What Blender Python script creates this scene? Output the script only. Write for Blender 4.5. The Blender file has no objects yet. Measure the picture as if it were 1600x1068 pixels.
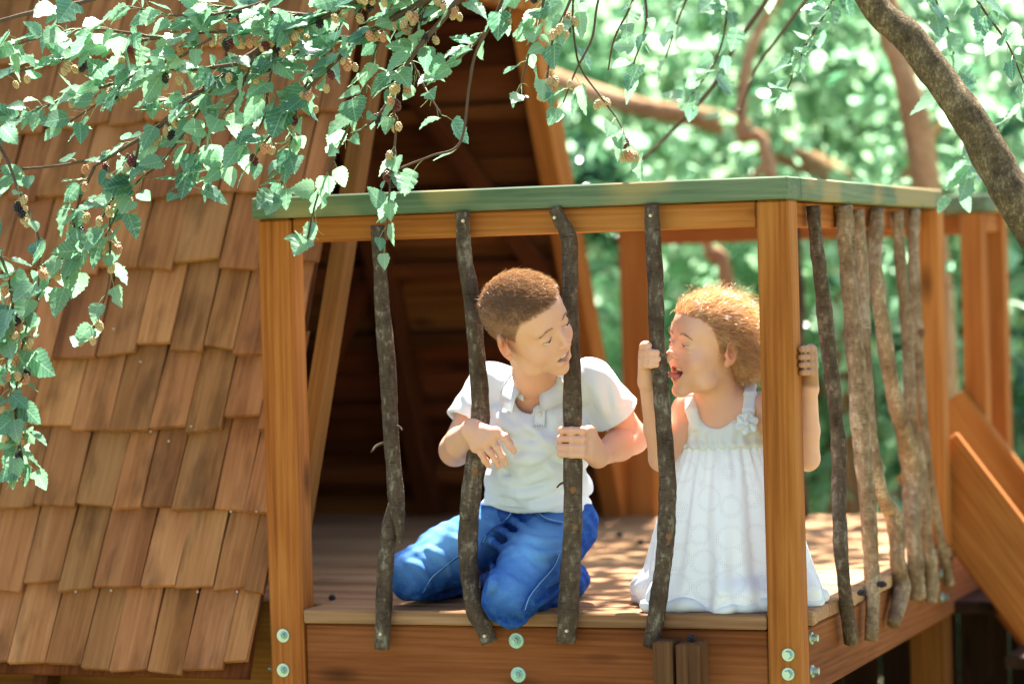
import bpy, bmesh, math, random
import numpy as np
from mathutils import Vector, Matrix, Euler
R_ = math.radians
scene = bpy.context.scene
COL = scene.collection

# ------------------------------------------------------------------ camera
CY, CP, CR = 0.3562, -0.0214, 0.0293            # yaw, pitch, roll of the lens
CAM_LOC = np.array([1.2559, -4.7343, 0.5822]); CAM_F = 4506.7   # focal length in photo pixels
def _rot(a, b, c):
    ca, sa, cb, sb, cc, sc = math.cos(a), math.sin(a), math.cos(b), math.sin(b), math.cos(c), math.sin(c)
    return (np.array([[ca, -sa, 0], [sa, ca, 0], [0, 0, 1]]) @ np.array([[1, 0, 0], [0, cb, -sb], [0, sb, cb]])
            @ np.array([[cc, 0, sc], [0, 1, 0], [-sc, 0, cc]]))
CAM_R = _rot(CY, CP, CR)
cam_data = bpy.data.cameras.new('camera'); cam = bpy.data.objects.new('camera', cam_data); COL.objects.link(cam)
cam_data.sensor_width = 36; cam_data.lens = CAM_F / 1600 * 36
cam_data.clip_start = 0.1; cam_data.clip_end = 500
_m = Matrix.Identity(4)
for i in range(3):
    _m[i][0] = CAM_R[i, 0]; _m[i][1] = CAM_R[i, 2]; _m[i][2] = -CAM_R[i, 1]; _m[i][3] = CAM_LOC[i]
cam.matrix_world = _m
cam_data.dof.use_dof = True; cam_data.dof.focus_distance = 4.98; cam_data.dof.aperture_fstop = 2.2
cam_data.dof.aperture_blades = 0
scene.camera = cam
def at(px, py, **k):
    """point of the place seen at a photo pixel, at a given world x, y or z"""
    d = CAM_R @ np.array([(px - 800) / CAM_F, 1, (534 - py) / CAM_F])
    (a, v), = k.items(); i = 'xyz'.index(a)
    return CAM_LOC + d * ((v - CAM_LOC[i]) / d[i])

# ------------------------------------------------------------------ light
SUN_DIR = Vector((-0.08, 0.46, 0.88)).normalized()     # towards the sun: high, behind the house
world = bpy.data.worlds.new('World'); scene.world = world; world.use_nodes = True
wn = world.node_tree; bg = wn.nodes['Background']
sky = wn.nodes.new('ShaderNodeTexSky'); sky.sky_type = 'NISHITA'; sky.sun_disc = False
sky.sun_elevation = math.asin(SUN_DIR.z); sky.sun_rotation = math.atan2(SUN_DIR.x, SUN_DIR.y)
sky.air_density = 1.0; sky.dust_density = 1.8; sky.ozone_density = 1.0
wn.links.new(sky.outputs[0], bg.inputs['Color']); bg.inputs['Strength'].default_value = 0.07
sun_data = bpy.data.lights.new('sun', 'SUN'); sun = bpy.data.objects.new('sun', sun_data); COL.objects.link(sun)
sun_data.energy = 5.0; sun_data.angle = R_(0.6); sun_data.color = (1.0, 0.95, 0.87)
sun.rotation_euler = (-SUN_DIR).to_track_quat('-Z', 'Y').to_euler(); sun.location = SUN_DIR * 30
scene.view_settings.view_transform = 'Standard'; scene.view_settings.look = 'None'
scene.view_settings.exposure = 2.52; scene.view_settings.gamma = 1.0
scene.view_settings.use_curve_mapping = False
scene.render.engine = 'CYCLES'
scene.cycles.use_denoising = True
scene.cycles.max_bounces = 6; scene.cycles.transparent_max_bounces = 6
scene.cycles.sample_clamp_indirect = 6.0
scene.cycles.caustics_reflective = False; scene.cycles.caustics_refractive = False

# ------------------------------------------------------------------ helpers
rng = random.Random(7); nrg = np.random.default_rng(11)
def tag(o, label=None, cat=None, group=None, kind=None):
    if label: o['label'] = label
    if cat: o['category'] = cat
    if group: o['group'] = group
    if kind: o['kind'] = kind
    return o
def thing(name, label, cat, loc=(0, 0, 0), group=None):
    o = bpy.data.objects.new(name, None); COL.objects.link(o); o.location = loc
    o.empty_display_size = 0.05
    return tag(o, label, cat, group)
def link(name, me, parent=None, mat=None, mw=None):
    o = bpy.data.objects.new(name, me); COL.objects.link(o)
    if mat is not None and len(me.materials) == 0: me.materials.append(mat)
    if mw is not None: o.matrix_world = mw
    if parent is not None:
        o.parent = parent
        o.matrix_parent_inverse = Matrix.LocRotScale(None, None, None)
        base = mw if mw is not None else Matrix.Identity(4)
        pm = world_of(parent)
        o.matrix_parent_inverse = pm.inverted()
        o.matrix_basis = base
    return o
def world_of(o):
    m = o.matrix_parent_inverse @ o.matrix_basis if o.parent else o.matrix_basis.copy()
    return world_of(o.parent) @ m if o.parent else m
def np_mesh(name, V, F, smooth=True, col=None, uv=None):
    """V (n,3), F list/array of quads or tris"""
    me = bpy.data.meshes.new(name)
    V = np.ascontiguousarray(V, np.float32)
    if isinstance(F, np.ndarray) and F.ndim == 2:
        k = F.shape[1]; n = len(F)
        me.vertices.add(len(V)); me.vertices.foreach_set('co', V.ravel())
        me.loops.add(n * k); me.loops.foreach_set('vertex_index', np.ascontiguousarray(F, np.int32).ravel())
        me.polygons.add(n); me.polygons.foreach_set('loop_start', np.arange(0, n * k, k, dtype=np.int32))
        me.update(calc_edges=True)
    else:
        me.from_pydata(V.tolist(), [], [list(map(int, f)) for f in F])
    if smooth: me.polygons.foreach_set('use_smooth', np.ones(len(me.polygons), bool))
    if col is not None:
        a = me.color_attributes.new('Col', 'FLOAT_COLOR', 'POINT')
        c = np.ones((len(V), 4), np.float32); c[:, :3] = col; a.data.foreach_set('color', c.ravel())
    if uv is not None:
        l = me.uv_layers.new(name='UVMap'); idx = np.zeros(len(me.loops), np.int32)
        me.loops.foreach_get('vertex_index', idx)
        l.data.foreach_set('uv', np.ascontiguousarray(uv[idx], np.float32).ravel())
    me.validate(verbose=False)
    return me
def frame_from(x, up):
    x = Vector(x).normalized(); up = Vector(up); z = (up - x * up.dot(x)).normalized(); y = z.cross(x)
    return Matrix((x, y, z)).transposed()
def box_mesh(name, lx, ly, lz, bev=0.002, cut=None, jit=0.0):
    """board lying along local x, centred; cut=(dz0,dz1) slants the two ends"""
    bm = bmesh.new(); bmesh.ops.create_cube(bm, size=1)
    for v in bm.verts:
        v.co = Vector((v.co.x * lx, v.co.y * ly, v.co.z * lz))
        if cut: v.co.x += (cut[0] if v.co.x < 0 else cut[1]) * v.co.z
        if jit: v.co += Vector((rng.uniform(-jit, jit), rng.uniform(-jit, jit), rng.uniform(-jit, jit)))
    if bev > 0: bmesh.ops.bevel(bm, geom=list(bm.edges), offset=bev, segments=1, affect='EDGES', profile=.5)
    me = bpy.data.meshes.new(name); bm.to_mesh(me); bm.free()
    return me
def board(name, p0, p1, wide, thick, up, mat, parent, bev=0.0025, cut=None, jit=0.0):
    """plank from p0 to p1 (centre line); thick measured along up"""
    p0 = Vector(p0); p1 = Vector(p1); L = (p1 - p0).length
    me = box_mesh(name, L, wide, thick, bev, cut, jit)
    mw = Matrix.Translation((p0 + p1) / 2) @ frame_from(p1 - p0, up).to_4x4()
    return link(name, me, parent, mat, mw)
def catmull(P, n=8):
    P = [np.array(p, float) for p in P]
    P = [2 * P[0] - P[1]] + P + [2 * P[-1] - P[-2]]; out = []
    for i in range(1, len(P) - 2):
        for k in range(n):
            t = k / n; a, b, c, d = P[i - 1:i + 3]
            out.append(.5 * (2 * b + (c - a) * t + (2 * a - 5 * b + 4 * c - d) * t * t + (3 * b - a - 3 * c + d) * t ** 3))
    out.append(P[-2]); return np.array(out)
def tube(C, rad, seg=10, rough=0.0, seed=0, cap=True, bumps=()):
    """tapered limb along points C; rad per point; rough = uneven bark; returns V,F"""
    C = np.asarray(C, float); n = len(C); rad = np.broadcast_to(np.asarray(rad, float), (n,))
    T = np.gradient(C, axis=0); T /= np.linalg.norm(T, axis=1)[:, None] + 1e-12
    g = np.random.default_rng(seed); a = np.array([0.3, 1, 0.2]);
    if abs(T[0] @ a) / np.linalg.norm(a) > .9: a = np.array([1, 0, .2])
    V = []; ang = np.arange(seg) / seg * 2 * math.pi
    ph = g.uniform(0, 6.28, 6); u = a - T[0] * (a @ T[0])
    for i in range(n):
        u = u - T[i] * (u @ T[i]); u /= np.linalg.norm(u); v = np.cross(T[i], u)
        s = i * .9
        r = rad[i] * (1 + rough * (.5 * np.sin(2 * ang + ph[0] + s * .35) + .5 * np.sin(3 * ang + ph[1] - s * .5)
             + .35 * math.sin(s * 1.1 + ph[2]) + .6 * g.uniform(-1, 1, seg)))
        for (bi, ba, bh, bw) in bumps:
            r = r + rad[i] * bh * math.exp(-((i - bi) / 1.2) ** 2) * np.exp(-((np.angle(np.exp(1j * (ang - ba)))) / bw) ** 2)
        V.append(C[i] + np.outer(np.cos(ang) * r, u) + np.outer(np.sin(ang) * r, v))
    V = np.concatenate(V); F = []
    for i in range(n - 1):
        for j in range(seg):
            F.append((i * seg + j, i * seg + (j + 1) % seg, (i + 1) * seg + (j + 1) % seg, (i + 1) * seg + j))
    if cap: F.append(tuple(range(seg))[::-1]); F.append(tuple((n - 1) * seg + j for j in range(seg)))
    return V, F
def join(parts):
    V = []; F = []; o = 0
    for v, f in parts:
        V.append(np.asarray(v)); F += [tuple(i + o for i in q) for q in f]; o += len(v)
    return np.concatenate(V), F

# ------------------------------------------------------------------ materials
class NT:
    def __init__(s, name):
        s.m = bpy.data.materials.new(name); s.m.use_nodes = True; s.t = s.m.node_tree
        s.b = s.t.nodes['Principled BSDF']; s.out = s.t.nodes['Material Output']
    def n(s, typ, **k):
        nd = s.t.nodes.new('ShaderNode' + typ)
        for a, v in k.items(): setattr(nd, a, v)
        return nd
    def l(s, a, b): s.t.links.new(a, b)
    def set(s, sock, v):
        if isinstance(v, bpy.types.NodeSocket): s.l(v, sock)
        else: sock.default_value = v
    def math(s, op, a, b=None, c=None, clamp=False):
        nd = s.n('Math', operation=op); nd.use_clamp = clamp
        for i, v in enumerate((a, b, c)):
            if v is not None: s.set(nd.inputs[i], v)
        return nd.outputs[0]
    def noise(s, vec, scale, detail=3, rough=.5, dist=0, out=0):
        nd = s.n('TexNoise'); s.l(vec, nd.inputs['Vector']); nd.inputs['Scale'].default_value = scale
        nd.inputs['Detail'].default_value = detail; nd.inputs['Roughness'].default_value = rough
        nd.inputs['Distortion'].default_value = dist; return nd.outputs[out]
    def map(s, vec, scale=(1, 1, 1), loc=(0, 0, 0)):
        nd = s.n('Mapping'); s.l(vec, nd.inputs[0]); nd.inputs['Scale'].default_value = scale
        s.set(nd.inputs['Location'], loc); return nd.outputs[0]
    def ramp(s, fac, stops):
        nd = s.n('ValToRGB'); s.l(fac, nd.inputs[0]); e = nd.color_ramp.elements
        while len(e) < len(stops): e.new(.5)
        for el, (p, c) in zip(e, stops): el.position = p; el.color = (*c, 1) if len(c) == 3 else c
        return nd.outputs[0]
    def mix(s, fac, a, b, mode='MIX'):
        nd = s.n('Mix', data_type='RGBA', blend_type=mode); s.set(nd.inputs[0], fac)
        for i, v in ((6, a), (7, b)):
            s.set(nd.inputs[i], (*v, 1) if isinstance(v, tuple) and len(v) == 3 else v)
        return nd.outputs[2]
    def hsv(s, colr, h=.5, sat=1., v=1.):
        nd = s.n('HueSaturation'); s.set(nd.inputs['Color'], colr)
        s.set(nd.inputs['Hue'], h); s.set(nd.inputs['Saturation'], sat); s.set(nd.inputs['Value'], v); return nd.outputs[0]
    def bump(s, h, strength=.3, dist=.002):
        nd = s.n('Bump'); s.l(h, nd.inputs['Height']); nd.inputs['Strength'].default_value = strength
        nd.inputs['Distance'].default_value = dist; s.l(nd.outputs[0], s.b.inputs['Normal'])
    def co(s):
        return s.n('TexCoord').outputs['Object']
    def rnd(s):
        return s.n('ObjectInfo').outputs['Random']
    def fin(s, color=None, rough=.6, spec=.3):
        if color is not None: s.set(s.b.inputs['Base Color'], (*color, 1) if isinstance(color, tuple) and len(color) == 3 else color)
        s.set(s.b.inputs['Roughness'], rough); s.b.inputs['Specular IOR Level'].default_value = spec
        return s.m
def wood(name, c0, c1, c2, var=.25, knots=True, rough=.6, streak=1.0, spots=0.0, stretch=1.0, patch=None, hv=.03):
    k = NT(name); r = k.rnd(); off = k.n('CombineXYZ'); rr = k.math('MULTIPLY', r, 61.0)
    for i in range(3): k.l(rr, off.inputs[i])
    v = k.n('VectorMath', operation='ADD'); k.l(k.co(), v.inputs[0]); k.l(off.outputs[0], v.inputs[1]); vec = v.outputs[0]
    big = k.noise(k.map(vec, (1.6 * stretch, 9, 9)), 1.0, 3, .5, .4)
    # year rings: wave across the board, bent by low noise
    wv = k.n('TexWave', wave_type='BANDS', bands_direction='DIAGONAL'); k.l(k.map(vec, (1.1 * stretch, 46, 46)), wv.inputs[0])
    wv.inputs['Scale'].default_value = 1.1; wv.inputs['Distortion'].default_value = 7.5
    wv.inputs['Detail'].default_value = 2; wv.inputs['Detail Scale'].default_value = .55
    fine = k.noise(k.map(vec, (4 * stretch, 130, 130)), 1.0, 4, .65)
    f = k.math('ADD', k.math('MULTIPLY', wv.outputs['Fac'], .06 * streak), k.math('MULTIPLY', fine, .42))
    f = k.math('ADD', f, k.math('MULTIPLY', big, .62), clamp=True)
    c = k.ramp(f, [(.39, c0), (.55, c1), (.71, c2)])
    if patch:
        pn = k.noise(k.map(vec, (5, 7, 7)), 1.0, 2, .4); c = k.mix(k.math('MULTIPLY', k.ramp(pn, [(.47, (0, 0, 0)), (.58, (1, 1, 1))]), .6), c, patch)
    if knots:
        vo = k.n('TexVoronoi', feature='F1'); k.l(k.map(vec, (3.2, 9, 9)), vo.inputs['Vector']); vo.inputs['Scale'].default_value = 1.0
        kn = k.ramp(vo.outputs['Distance'], [(.05, (1, 1, 1)), (.17, (0, 0, 0))])
        c = k.mix(k.math('MULTIPLY', kn, .75), c, tuple(x * .28 for x in c0))
    if spots:
        sp = k.noise(k.map(vec, (5, 16, 16)), 1.3, 3, .55)
        c = k.mix(k.math('MULTIPLY', k.ramp(sp, [(.5, (0, 0, 0)), (.68, (1, 1, 1))]), spots), c, tuple(x * .28 for x in c0))
    val = k.math('ADD', k.math('MULTIPLY', k.math('FRACT', k.math('MULTIPLY', r, 17.3)), 2 * var), 1 - var)
    hue = k.math('ADD', k.math('MULTIPLY', k.math('FRACT', k.math('MULTIPLY', r, 7.7)), hv), .5 - hv / 2)
    c = k.hsv(c, hue, 1.0, val)
    k.bump(k.math('ADD', fine, k.math('MULTIPLY', wv.outputs['Fac'], .5)), .35, .0012)
    return k.fin(c, rough + .12, .10)
M = {}
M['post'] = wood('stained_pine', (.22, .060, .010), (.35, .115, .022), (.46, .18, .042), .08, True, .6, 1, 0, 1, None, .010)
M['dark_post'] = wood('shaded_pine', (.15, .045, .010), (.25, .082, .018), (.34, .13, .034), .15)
M['under'] = wood('shade_dark_wood', (.014, .006, .003), (.028, .012, .006), (.05, .024, .012), .2)  # near-black colour carries the deep shade below stairs and deck
M['jamb'] = wood('jamb_wood', (.10, .027, .005), (.16, .048, .010), (.22, .072, .016), .08)
M['deck'] = wood('deck_plank_wood', (.22, .108, .050), (.35, .19, .092), (.46, .28, .155), .12, True, .7, 1, 0, 1, None, .012)
M['fascia'] = wood('fascia_wood', (.12, .038, .009), (.21, .072, .018), (.29, .112, .032), .10)
M['shingle'] = wood('cedar_shingle', (.225, .080, .025), (.335, .134, .046), (.43, .195, .073), .22, False, .75, .35, .5, 1.0, None, .010)
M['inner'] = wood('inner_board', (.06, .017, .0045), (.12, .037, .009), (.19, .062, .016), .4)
M['green'] = wood('green_stained_wood', (.060, .092, .052), (.115, .155, .088), (.19, .23, .13), .08, True, .55, 1, 0, 1, (.38, .25, .11))
M['stake'] = wood('stake_wood', (.06, .026, .011), (.11, .05, .021), (.17, .082, .036), .04, True, .7, 1, 0, 1, None, .004)
def plain(name, c, rough=.5, spec=.4, metal=0.0, bumps=None):
    k = NT(name); k.b.inputs['Metallic'].default_value = metal
    if bumps:
        h = k.noise(k.co(), bumps[0], 4, .6); k.bump(h, bumps[1], bumps[2])
        cc = k.mix(h, tuple(x * .72 for x in c), tuple(min(1, x * 1.22) for x in c)); return k.fin(cc, rough, spec)
    return k.fin(c, rough, spec)
def bark(name, c0, c1, c2, lich=(.26, .27, .2), amt=.5, sc=1.0):
    k = NT(name); r = k.rnd(); off = k.n('CombineXYZ'); rr = k.math('MULTIPLY', r, 43.0)
    for i in range(3): k.l(rr, off.inputs[i])
    v = k.n('VectorMath', operation='ADD'); k.l(k.co(), v.inputs[0]); k.l(off.outputs[0], v.inputs[1]); vec = v.outputs[0]
    a = k.noise(vec, 14 * sc, 4, .6); b = k.noise(k.map(vec, (1, 1, .55)), 110 * sc, 4, .65); cst = k.noise(k.map(vec, (1, 1, 5)), 60 * sc, 2, .6)
    f = k.math('ADD', k.math('MULTIPLY', a, .75), k.math('MULTIPLY', k.math('SUBTRACT', b, .3), .5))
    c = k.ramp(f, [(.30, c0), (.5, c1), (.72, c2)])
    l = k.ramp(k.math('ADD', k.math('MULTIPLY', b, .6), k.math('MULTIPLY', a, .4)), [(.53, (0, 0, 0)), (.62, (1, 1, 1))])
    c = k.mix(k.math('MULTIPLY', l, amt), c, lich)
    dk = k.ramp(cst, [(.30, (1, 1, 1)), (.42, (0, 0, 0))]); c = k.mix(k.math('MULTIPLY', dk, .55), c, tuple(x * .4 for x in c0))
    k.bump(k.math('ADD', b, cst), .7, .004)
    return k.fin(c, .9, .06)
M['bark_d'] = bark('dark_bark', (.046, .030, .021), (.098, .068, .048), (.18, .135, .098), (.25, .225, .165), .65)
M['bark_l'] = bark('light_bark', (.13, .078, .042), (.27, .18, .105), (.42, .31, .20), (.46, .38, .26), .5)
M['bark_m'] = bark('mid_bark', (.05, .032, .022), (.10, .07, .047), (.18, .13, .09), (.24, .20, .14), .55)
M['limb'] = bark('mulberry_limb_bark', (.05, .036, .022), (.14, .10, .055), (.25, .18, .095), (.36, .28, .16), .65, 2.4)
M['bark_far'] = bark('far_bark', (.28, .15, .08), (.40, .23, .125), (.50, .31, .18), (.45, .32, .2), .3, .4)
M['twig'] = plain('twig_bark', (.10, .062, .04), .75, .2, 0, (90, .5, .002))
M['cut'] = plain('cut_wood', (.20, .095, .04), .7, .2, 0, (160, .3, .001))
M['steel'] = plain('zinc_steel', (.42, .56, .50), .35, .5, .85, (300, .1, .0005))
M['green_zinc'] = plain('pale_zinc', (.36, .56, .45), .45, .5, .25, (200, .15, .0005))
M['nail'] = plain('nail_head', (.62, .52, .36), .45, .5, .5)
M['dark'] = plain('hole', (.012, .008, .006), .9, .1)
def leafmat(name, c0, c1, trans=.45, gloss=.35, vein=True, tv=1.5):
    k = NT(name); r = k.rnd()
    uv = k.n('UVMap').outputs[0]; sp = k.n('SeparateXYZ'); k.l(uv, sp.inputs[0])
    at_ = k.n('Attribute'); at_.attribute_name = 'Col'; rv = k.n('SeparateColor'); k.l(at_.outputs['Color'], rv.inputs[0])
    mixf = k.math('FRACT', k.math('ADD', k.math('MULTIPLY', r, 3.7), rv.outputs[0]))
    c = k.mix(mixf, c0, c1)
    blot = k.noise(k.co(), 60, 2, .5); c = k.mix(k.math('MULTIPLY', blot, .35), c, tuple(x * .75 for x in c0))
    if vein:
        u = k.math('ABSOLUTE', k.math('SUBTRACT', sp.outputs[0], .5))
        w = k.math('ABSOLUTE', k.math('SUBTRACT', k.math('FRACT', k.math('MULTIPLY', k.math('SUBTRACT', sp.outputs[1], k.math('MULTIPLY', u, .75)), 6.5)), .5))
        side = k.math('LESS_THAN', w, .055); mid = k.math('LESS_THAN', u, .02)
        vn = k.math('MAXIMUM', side, mid)
        c = k.mix(k.math('MULTIPLY', vn, .26), c, tuple(min(1, x * 1.8 + .05) for x in c1))
    p = k.b; p.inputs['Roughness'].default_value = gloss; p.inputs['Specular IOR Level'].default_value = .5
    k.l(c, p.inputs['Base Color'])
    tr = k.n('BsdfTranslucent'); k.l(k.hsv(c, .485, 1.05, tv), tr.inputs['Color'])
    mx = k.n('MixShader'); mx.inputs[0].default_value = trans
    k.l(p.outputs[0], mx.inputs[1]); k.l(tr.outputs[0], mx.inputs[2]); k.l(mx.outputs[0], k.out.inputs[0])
    return k.m
M['leaf'] = leafmat('mulberry_leaf', (.075, .19, .125), (.28, .46, .29), .5, .27)
M['leaf_bg'] = leafmat('garden_leaf', (.055, .15, .085), (.29, .45, .27), .62, .18, False, 1.75)
M['leaf_pale'] = leafmat('pale_garden_leaf', (.15, .29, .19), (.40, .55, .38), .68, .18, False, 1.9)
M['leaf_bg2'] = leafmat('garden_leaf_deep', (.022, .075, .045), (.09, .21, .115), .5, .2, False)
# ================================================================== the playhouse
K = 0.474                                             # how far the roof leans back per metre of height
PW, DX, DEEP, TOP = 0.0575, 0.983, 1.97, 0.7445         # post size, deck front width, deck depth, railing top
NRM = Vector((0, -1, K)).normalized()                   # outward normal of the near slope
def ny(z): return -0.008 + K * z                      # shingle face of the near slope
house = thing('playhouse', 'wooden A-frame playhouse with brown shingled roof and dark open gable', 'playhouse', (-1.6, 1.0, -0.75))
ZB, ZT = -0.17, 1.95
UPV = Vector((0, K, 1)).normalized()
def slope_pt(x, z, off=0.0): return Vector((x, ny(z), z)) + NRM * off
def far_pt(x, z, off=0.0):
    v = slope_pt(x, z, off); v.y = 2.0 - v.y; return v
slope = board('roof_slope', slope_pt(-1.72, ZB + .06, -.031), slope_pt(-1.72, ZT, -.031), 1.40, .012, NRM, M['inner'], house, 0)
rows = [-.104, .038, .179, .326, .466, .628, .775, .92, 1.065, 1.21, 1.355, 1.5, 1.645]
for ri, z in enumerate(rows):
    x = -1.003 + (0 if ri % 2 else -.012)
    up = rows[ri + 1] if ri + 1 < len(rows) else z + .145
    x_end = -2.0 - .02 * ri
    first = True
    while x > x_end:
        w = rng.choice((.058, .066, .072, .076, .082, .086, .094)) * rng.uniform(.95, 1.06)
        if first and rng.random() < .5: w *= .6
        first = False
        L = (up - z) * 1.105 + .052; g = rng.uniform(.0012, .004); drop = rng.uniform(-.009, .007) + (.012 if rng.random() < .12 else 0)
        skew = rng.uniform(-.006, .006); tb = rng.uniform(.0075, .0115); tt = .003; lift = rng.uniform(0, .0025)
        a, b = x - w + g / 2, x - g / 2; dl = rng.uniform(-.003, .003); xc = (a + b) / 2
        sk2 = skew * .5
        # local x runs up the slope, y across, z outwards
        y0, y1 = -(w - g) / 2, (w - g) / 2
        V = [(0 + skew, y0, 0), (0 - skew + dl, y1, 0), (L, y1 - .001, 0), (L, y0 + .001, 0),
             (0 + skew, y0, tb), (0 - skew + dl, y1, tb + rng.uniform(-.002, .002)), (L, y1 - .001, tt), (L, y0 + .001, tt),
             (L * .45, y0 + sk2 * .3, (tb + tt) * .55 + rng.uniform(0, .0016)), (L * .45, y1 + sk2 * .3, (tb + tt) * .55 + rng.uniform(0, .0016))]
        F = [(0, 3, 2, 1), (4, 5, 9, 8), (8, 9, 6, 7), (0, 1, 5, 4), (1, 2, 6, 9, 5), (2, 3, 7, 6), (3, 0, 4, 8, 7)]
        me = np_mesh('shingle', np.array(V), F, smooth=False)
        # the butt rests on the row below, so it tilts out slightly
        mm = frame_from(UPV, NRM); tilt = Matrix.Rotation(math.atan2(.013, L), 3, 'Y')
        o = slope_pt(xc, z + drop, -.010 + lift)
        link('shingle', me, slope, M['shingle'], Matrix.Translation(o) @ (mm @ tilt @ Matrix.Rotation(rng.uniform(-.012, .012), 3, 'Z')).to_4x4())
        x -= w
nail_me = bpy.data.meshes.new('nail_head'); _b = bmesh.new(); bmesh.ops.create_cone(_b, cap_ends=True, segments=8, radius1=.0022, radius2=.0016, depth=.0018); _b.to_mesh(nail_me); _b.free()
for (px, py) in ((221, 566), (179, 515), (175, 923), (310, 925), (372, 925), (300, 667), (237, 675), (362, 800), (402, 800), (265, 690), (120, 925)):
    d = CAM_R @ np.array([(px - 800) / CAM_F, 1, (534 - py) / CAM_F]); n_ = np.array([0, 1, -K]); t = (-.008 - CAM_LOC @ n_) / (d @ n_)
    link('nail_head', nail_me, slope, M['nail'], Matrix.Translation(Vector(CAM_LOC + d * t) + NRM * .0045) @ NRM.to_track_quat('Z', 'Y').to_matrix().to_4x4())
# rafters of the gable and behind it
for x in (-.965, -1.45, -1.95):
    board('rafter', slope_pt(x - .009, .0 if x > -1 else ZB, -.040 if x > -1 else -.075), slope_pt(x - .009, 2.05, -.040 if x > -1 else -.075), .032, .05, NRM, M['jamb'] if x > -1 else M['inner'], house)
    fn = Vector((0, 1, K)).normalized()
    board('rafter', far_pt(x, ZB - .05, -.055), far_pt(x, 2.05, -.055), .05, .085, fn, M['post'] if x > -1 else M['inner'], house)
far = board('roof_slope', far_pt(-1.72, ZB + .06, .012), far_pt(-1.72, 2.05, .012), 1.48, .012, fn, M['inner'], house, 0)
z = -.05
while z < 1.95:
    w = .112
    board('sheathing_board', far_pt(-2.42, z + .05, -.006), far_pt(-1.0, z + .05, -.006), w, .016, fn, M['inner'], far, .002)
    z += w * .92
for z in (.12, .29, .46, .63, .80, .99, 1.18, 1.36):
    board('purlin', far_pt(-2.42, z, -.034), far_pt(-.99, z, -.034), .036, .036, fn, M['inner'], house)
for (x0, z0, x1, z1) in ((-1.0, .55, -1.42, 1.32), (-1.49, .62, -1.93, .05)):   # wind braces inside
    board('brace', far_pt(x0, z0, -.062), far_pt(x1, z1, -.062), .05, .022, fn, M['inner'], house)
board('collar_beam', (-.965, .62, 1.22), (-.965, 1.40, 1.22), .04, .075, (0, 0, 1), M['post'], house)
y = .02
while y < 1.96:                                           # end wall planks
    h = max(.1, (1.0 - abs(1.0 - y - .05)) / K)
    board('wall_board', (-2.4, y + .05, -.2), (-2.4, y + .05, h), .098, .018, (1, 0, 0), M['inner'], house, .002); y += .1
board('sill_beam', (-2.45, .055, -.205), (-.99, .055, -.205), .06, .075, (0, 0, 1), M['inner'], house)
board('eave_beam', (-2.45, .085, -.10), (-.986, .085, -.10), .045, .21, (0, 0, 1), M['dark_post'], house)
board('sill_beam', (-2.45, 1.95, -.205), (-.99, 1.95, -.205), .06, .075, (0, 0, 1), M['inner'], house)
for x in (-1.12, -2.3):
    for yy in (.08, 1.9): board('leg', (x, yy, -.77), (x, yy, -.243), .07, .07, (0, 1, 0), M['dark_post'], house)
    board('cross_beam', (x + .08, .1, -.215), (x + .08, 1.9, -.215), .05, .05, (0, 0, 1), M['inner'], house)

# ================================================================== the porch deck
deck = thing('porch_deck', 'plank porch deck with bolted beams on which the children kneel', 'deck', (-.5, 1.0, -.75))
edges = [0.0, .095, .192]
while edges[-1] < DEEP: edges.append(edges[-1] + rng.uniform(.091, .098))
for i, y0 in enumerate(edges[:-1]):
    y1 = edges[i + 1] - rng.uniform(.003, .006); x1 = .006 + rng.uniform(-.004, .004)
    x0 = -2.38 if y0 > .09 else -DX + PW + .002
    if i == 0: x1 = -PW - .002
    if i == 1: pass
    board('deck_plank', (x0, (y0 + y1) / 2, -.0125 + rng.uniform(-.0012, .0012)), (x1, (y0 + y1) / 2, -.0125), y1 - y0, .025, (0, 0, 1), M['deck'], deck, .003)
board('deck_plank', (-PW - .002, .0785, -.0125), (.008, .0785, -.0125), .028, .024, (0, 0, 1), M['deck'], deck, .003)
ff = board('fascia_beam', (-DX + PW + .002, .026, -.105), (-PW - .002, .026, -.105), .034, .155, (0, 0, 1), M['fascia'], deck, .003)
sf = board('fascia_beam', (-.020, PW + .002, -.088), (-.020, 1.9, -.088), .034, .118, (0, 0, 1), M['fascia'], deck, .003)
bf = board('fascia_beam', (-.95, 1.955, -.095), (-.04, 1.955, -.095), .03, .13, (0, 0, 1), M['fascia'], deck, .003)
board('fascia_beam', (-DX + .03, .12, -.1), (-DX + .03, 1.94, -.1), .035, .12, (0, 0, 1), M['fascia'], deck, .003)
for x in (-.3, -.6): board('joist', (x, .05, -.09), (x, 1.93, -.09), .04, .12, (0, 0, 1), M['inner'], deck)
def bolt_mesh(name, r, hexr, stud):
    bm = bmesh.new()
    def cyl(rr, d, z, seg, r2=None): bmesh.ops.create_cone(bm, cap_ends=True, segments=seg, radius1=rr, radius2=r2 or rr, depth=d, matrix=Matrix.Translation((0, 0, z)))
    cyl(r, .0025, .00125, 20, r * .95); cyl(r * .62, .003, .004, 16, r * .6); cyl(hexr, .007, .009, 6, hexr * .93)
    if stud: cyl(hexr * .5, .012, .011, 10)
    me = bpy.data.meshes.new(name); bm.to_mesh(me); bm.free(); return me
b_stud = bolt_mesh('bolt', .0128, .0066, True); b_hex = bolt_mesh('bolt', .0115, .0072, False)
b_green = bolt_mesh('bolt', .0142, .0066, True)
def bolt(me, p, d, parent, mat): link('bolt', me, parent, mat, Matrix.Translation(Vector(p)) @ (Vector(d).to_track_quat('Z', 'Y').to_matrix() @ Matrix.Rotation(rng.uniform(0, 1), 3, 'Z')).to_4x4())
lp = board('post', (-DX + .0245, PW / 2, -.30), (-DX + .0245, PW / 2, TOP - .0395), .066, PW, (0, -1, 0), M['post'], deck, .005)
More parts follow.
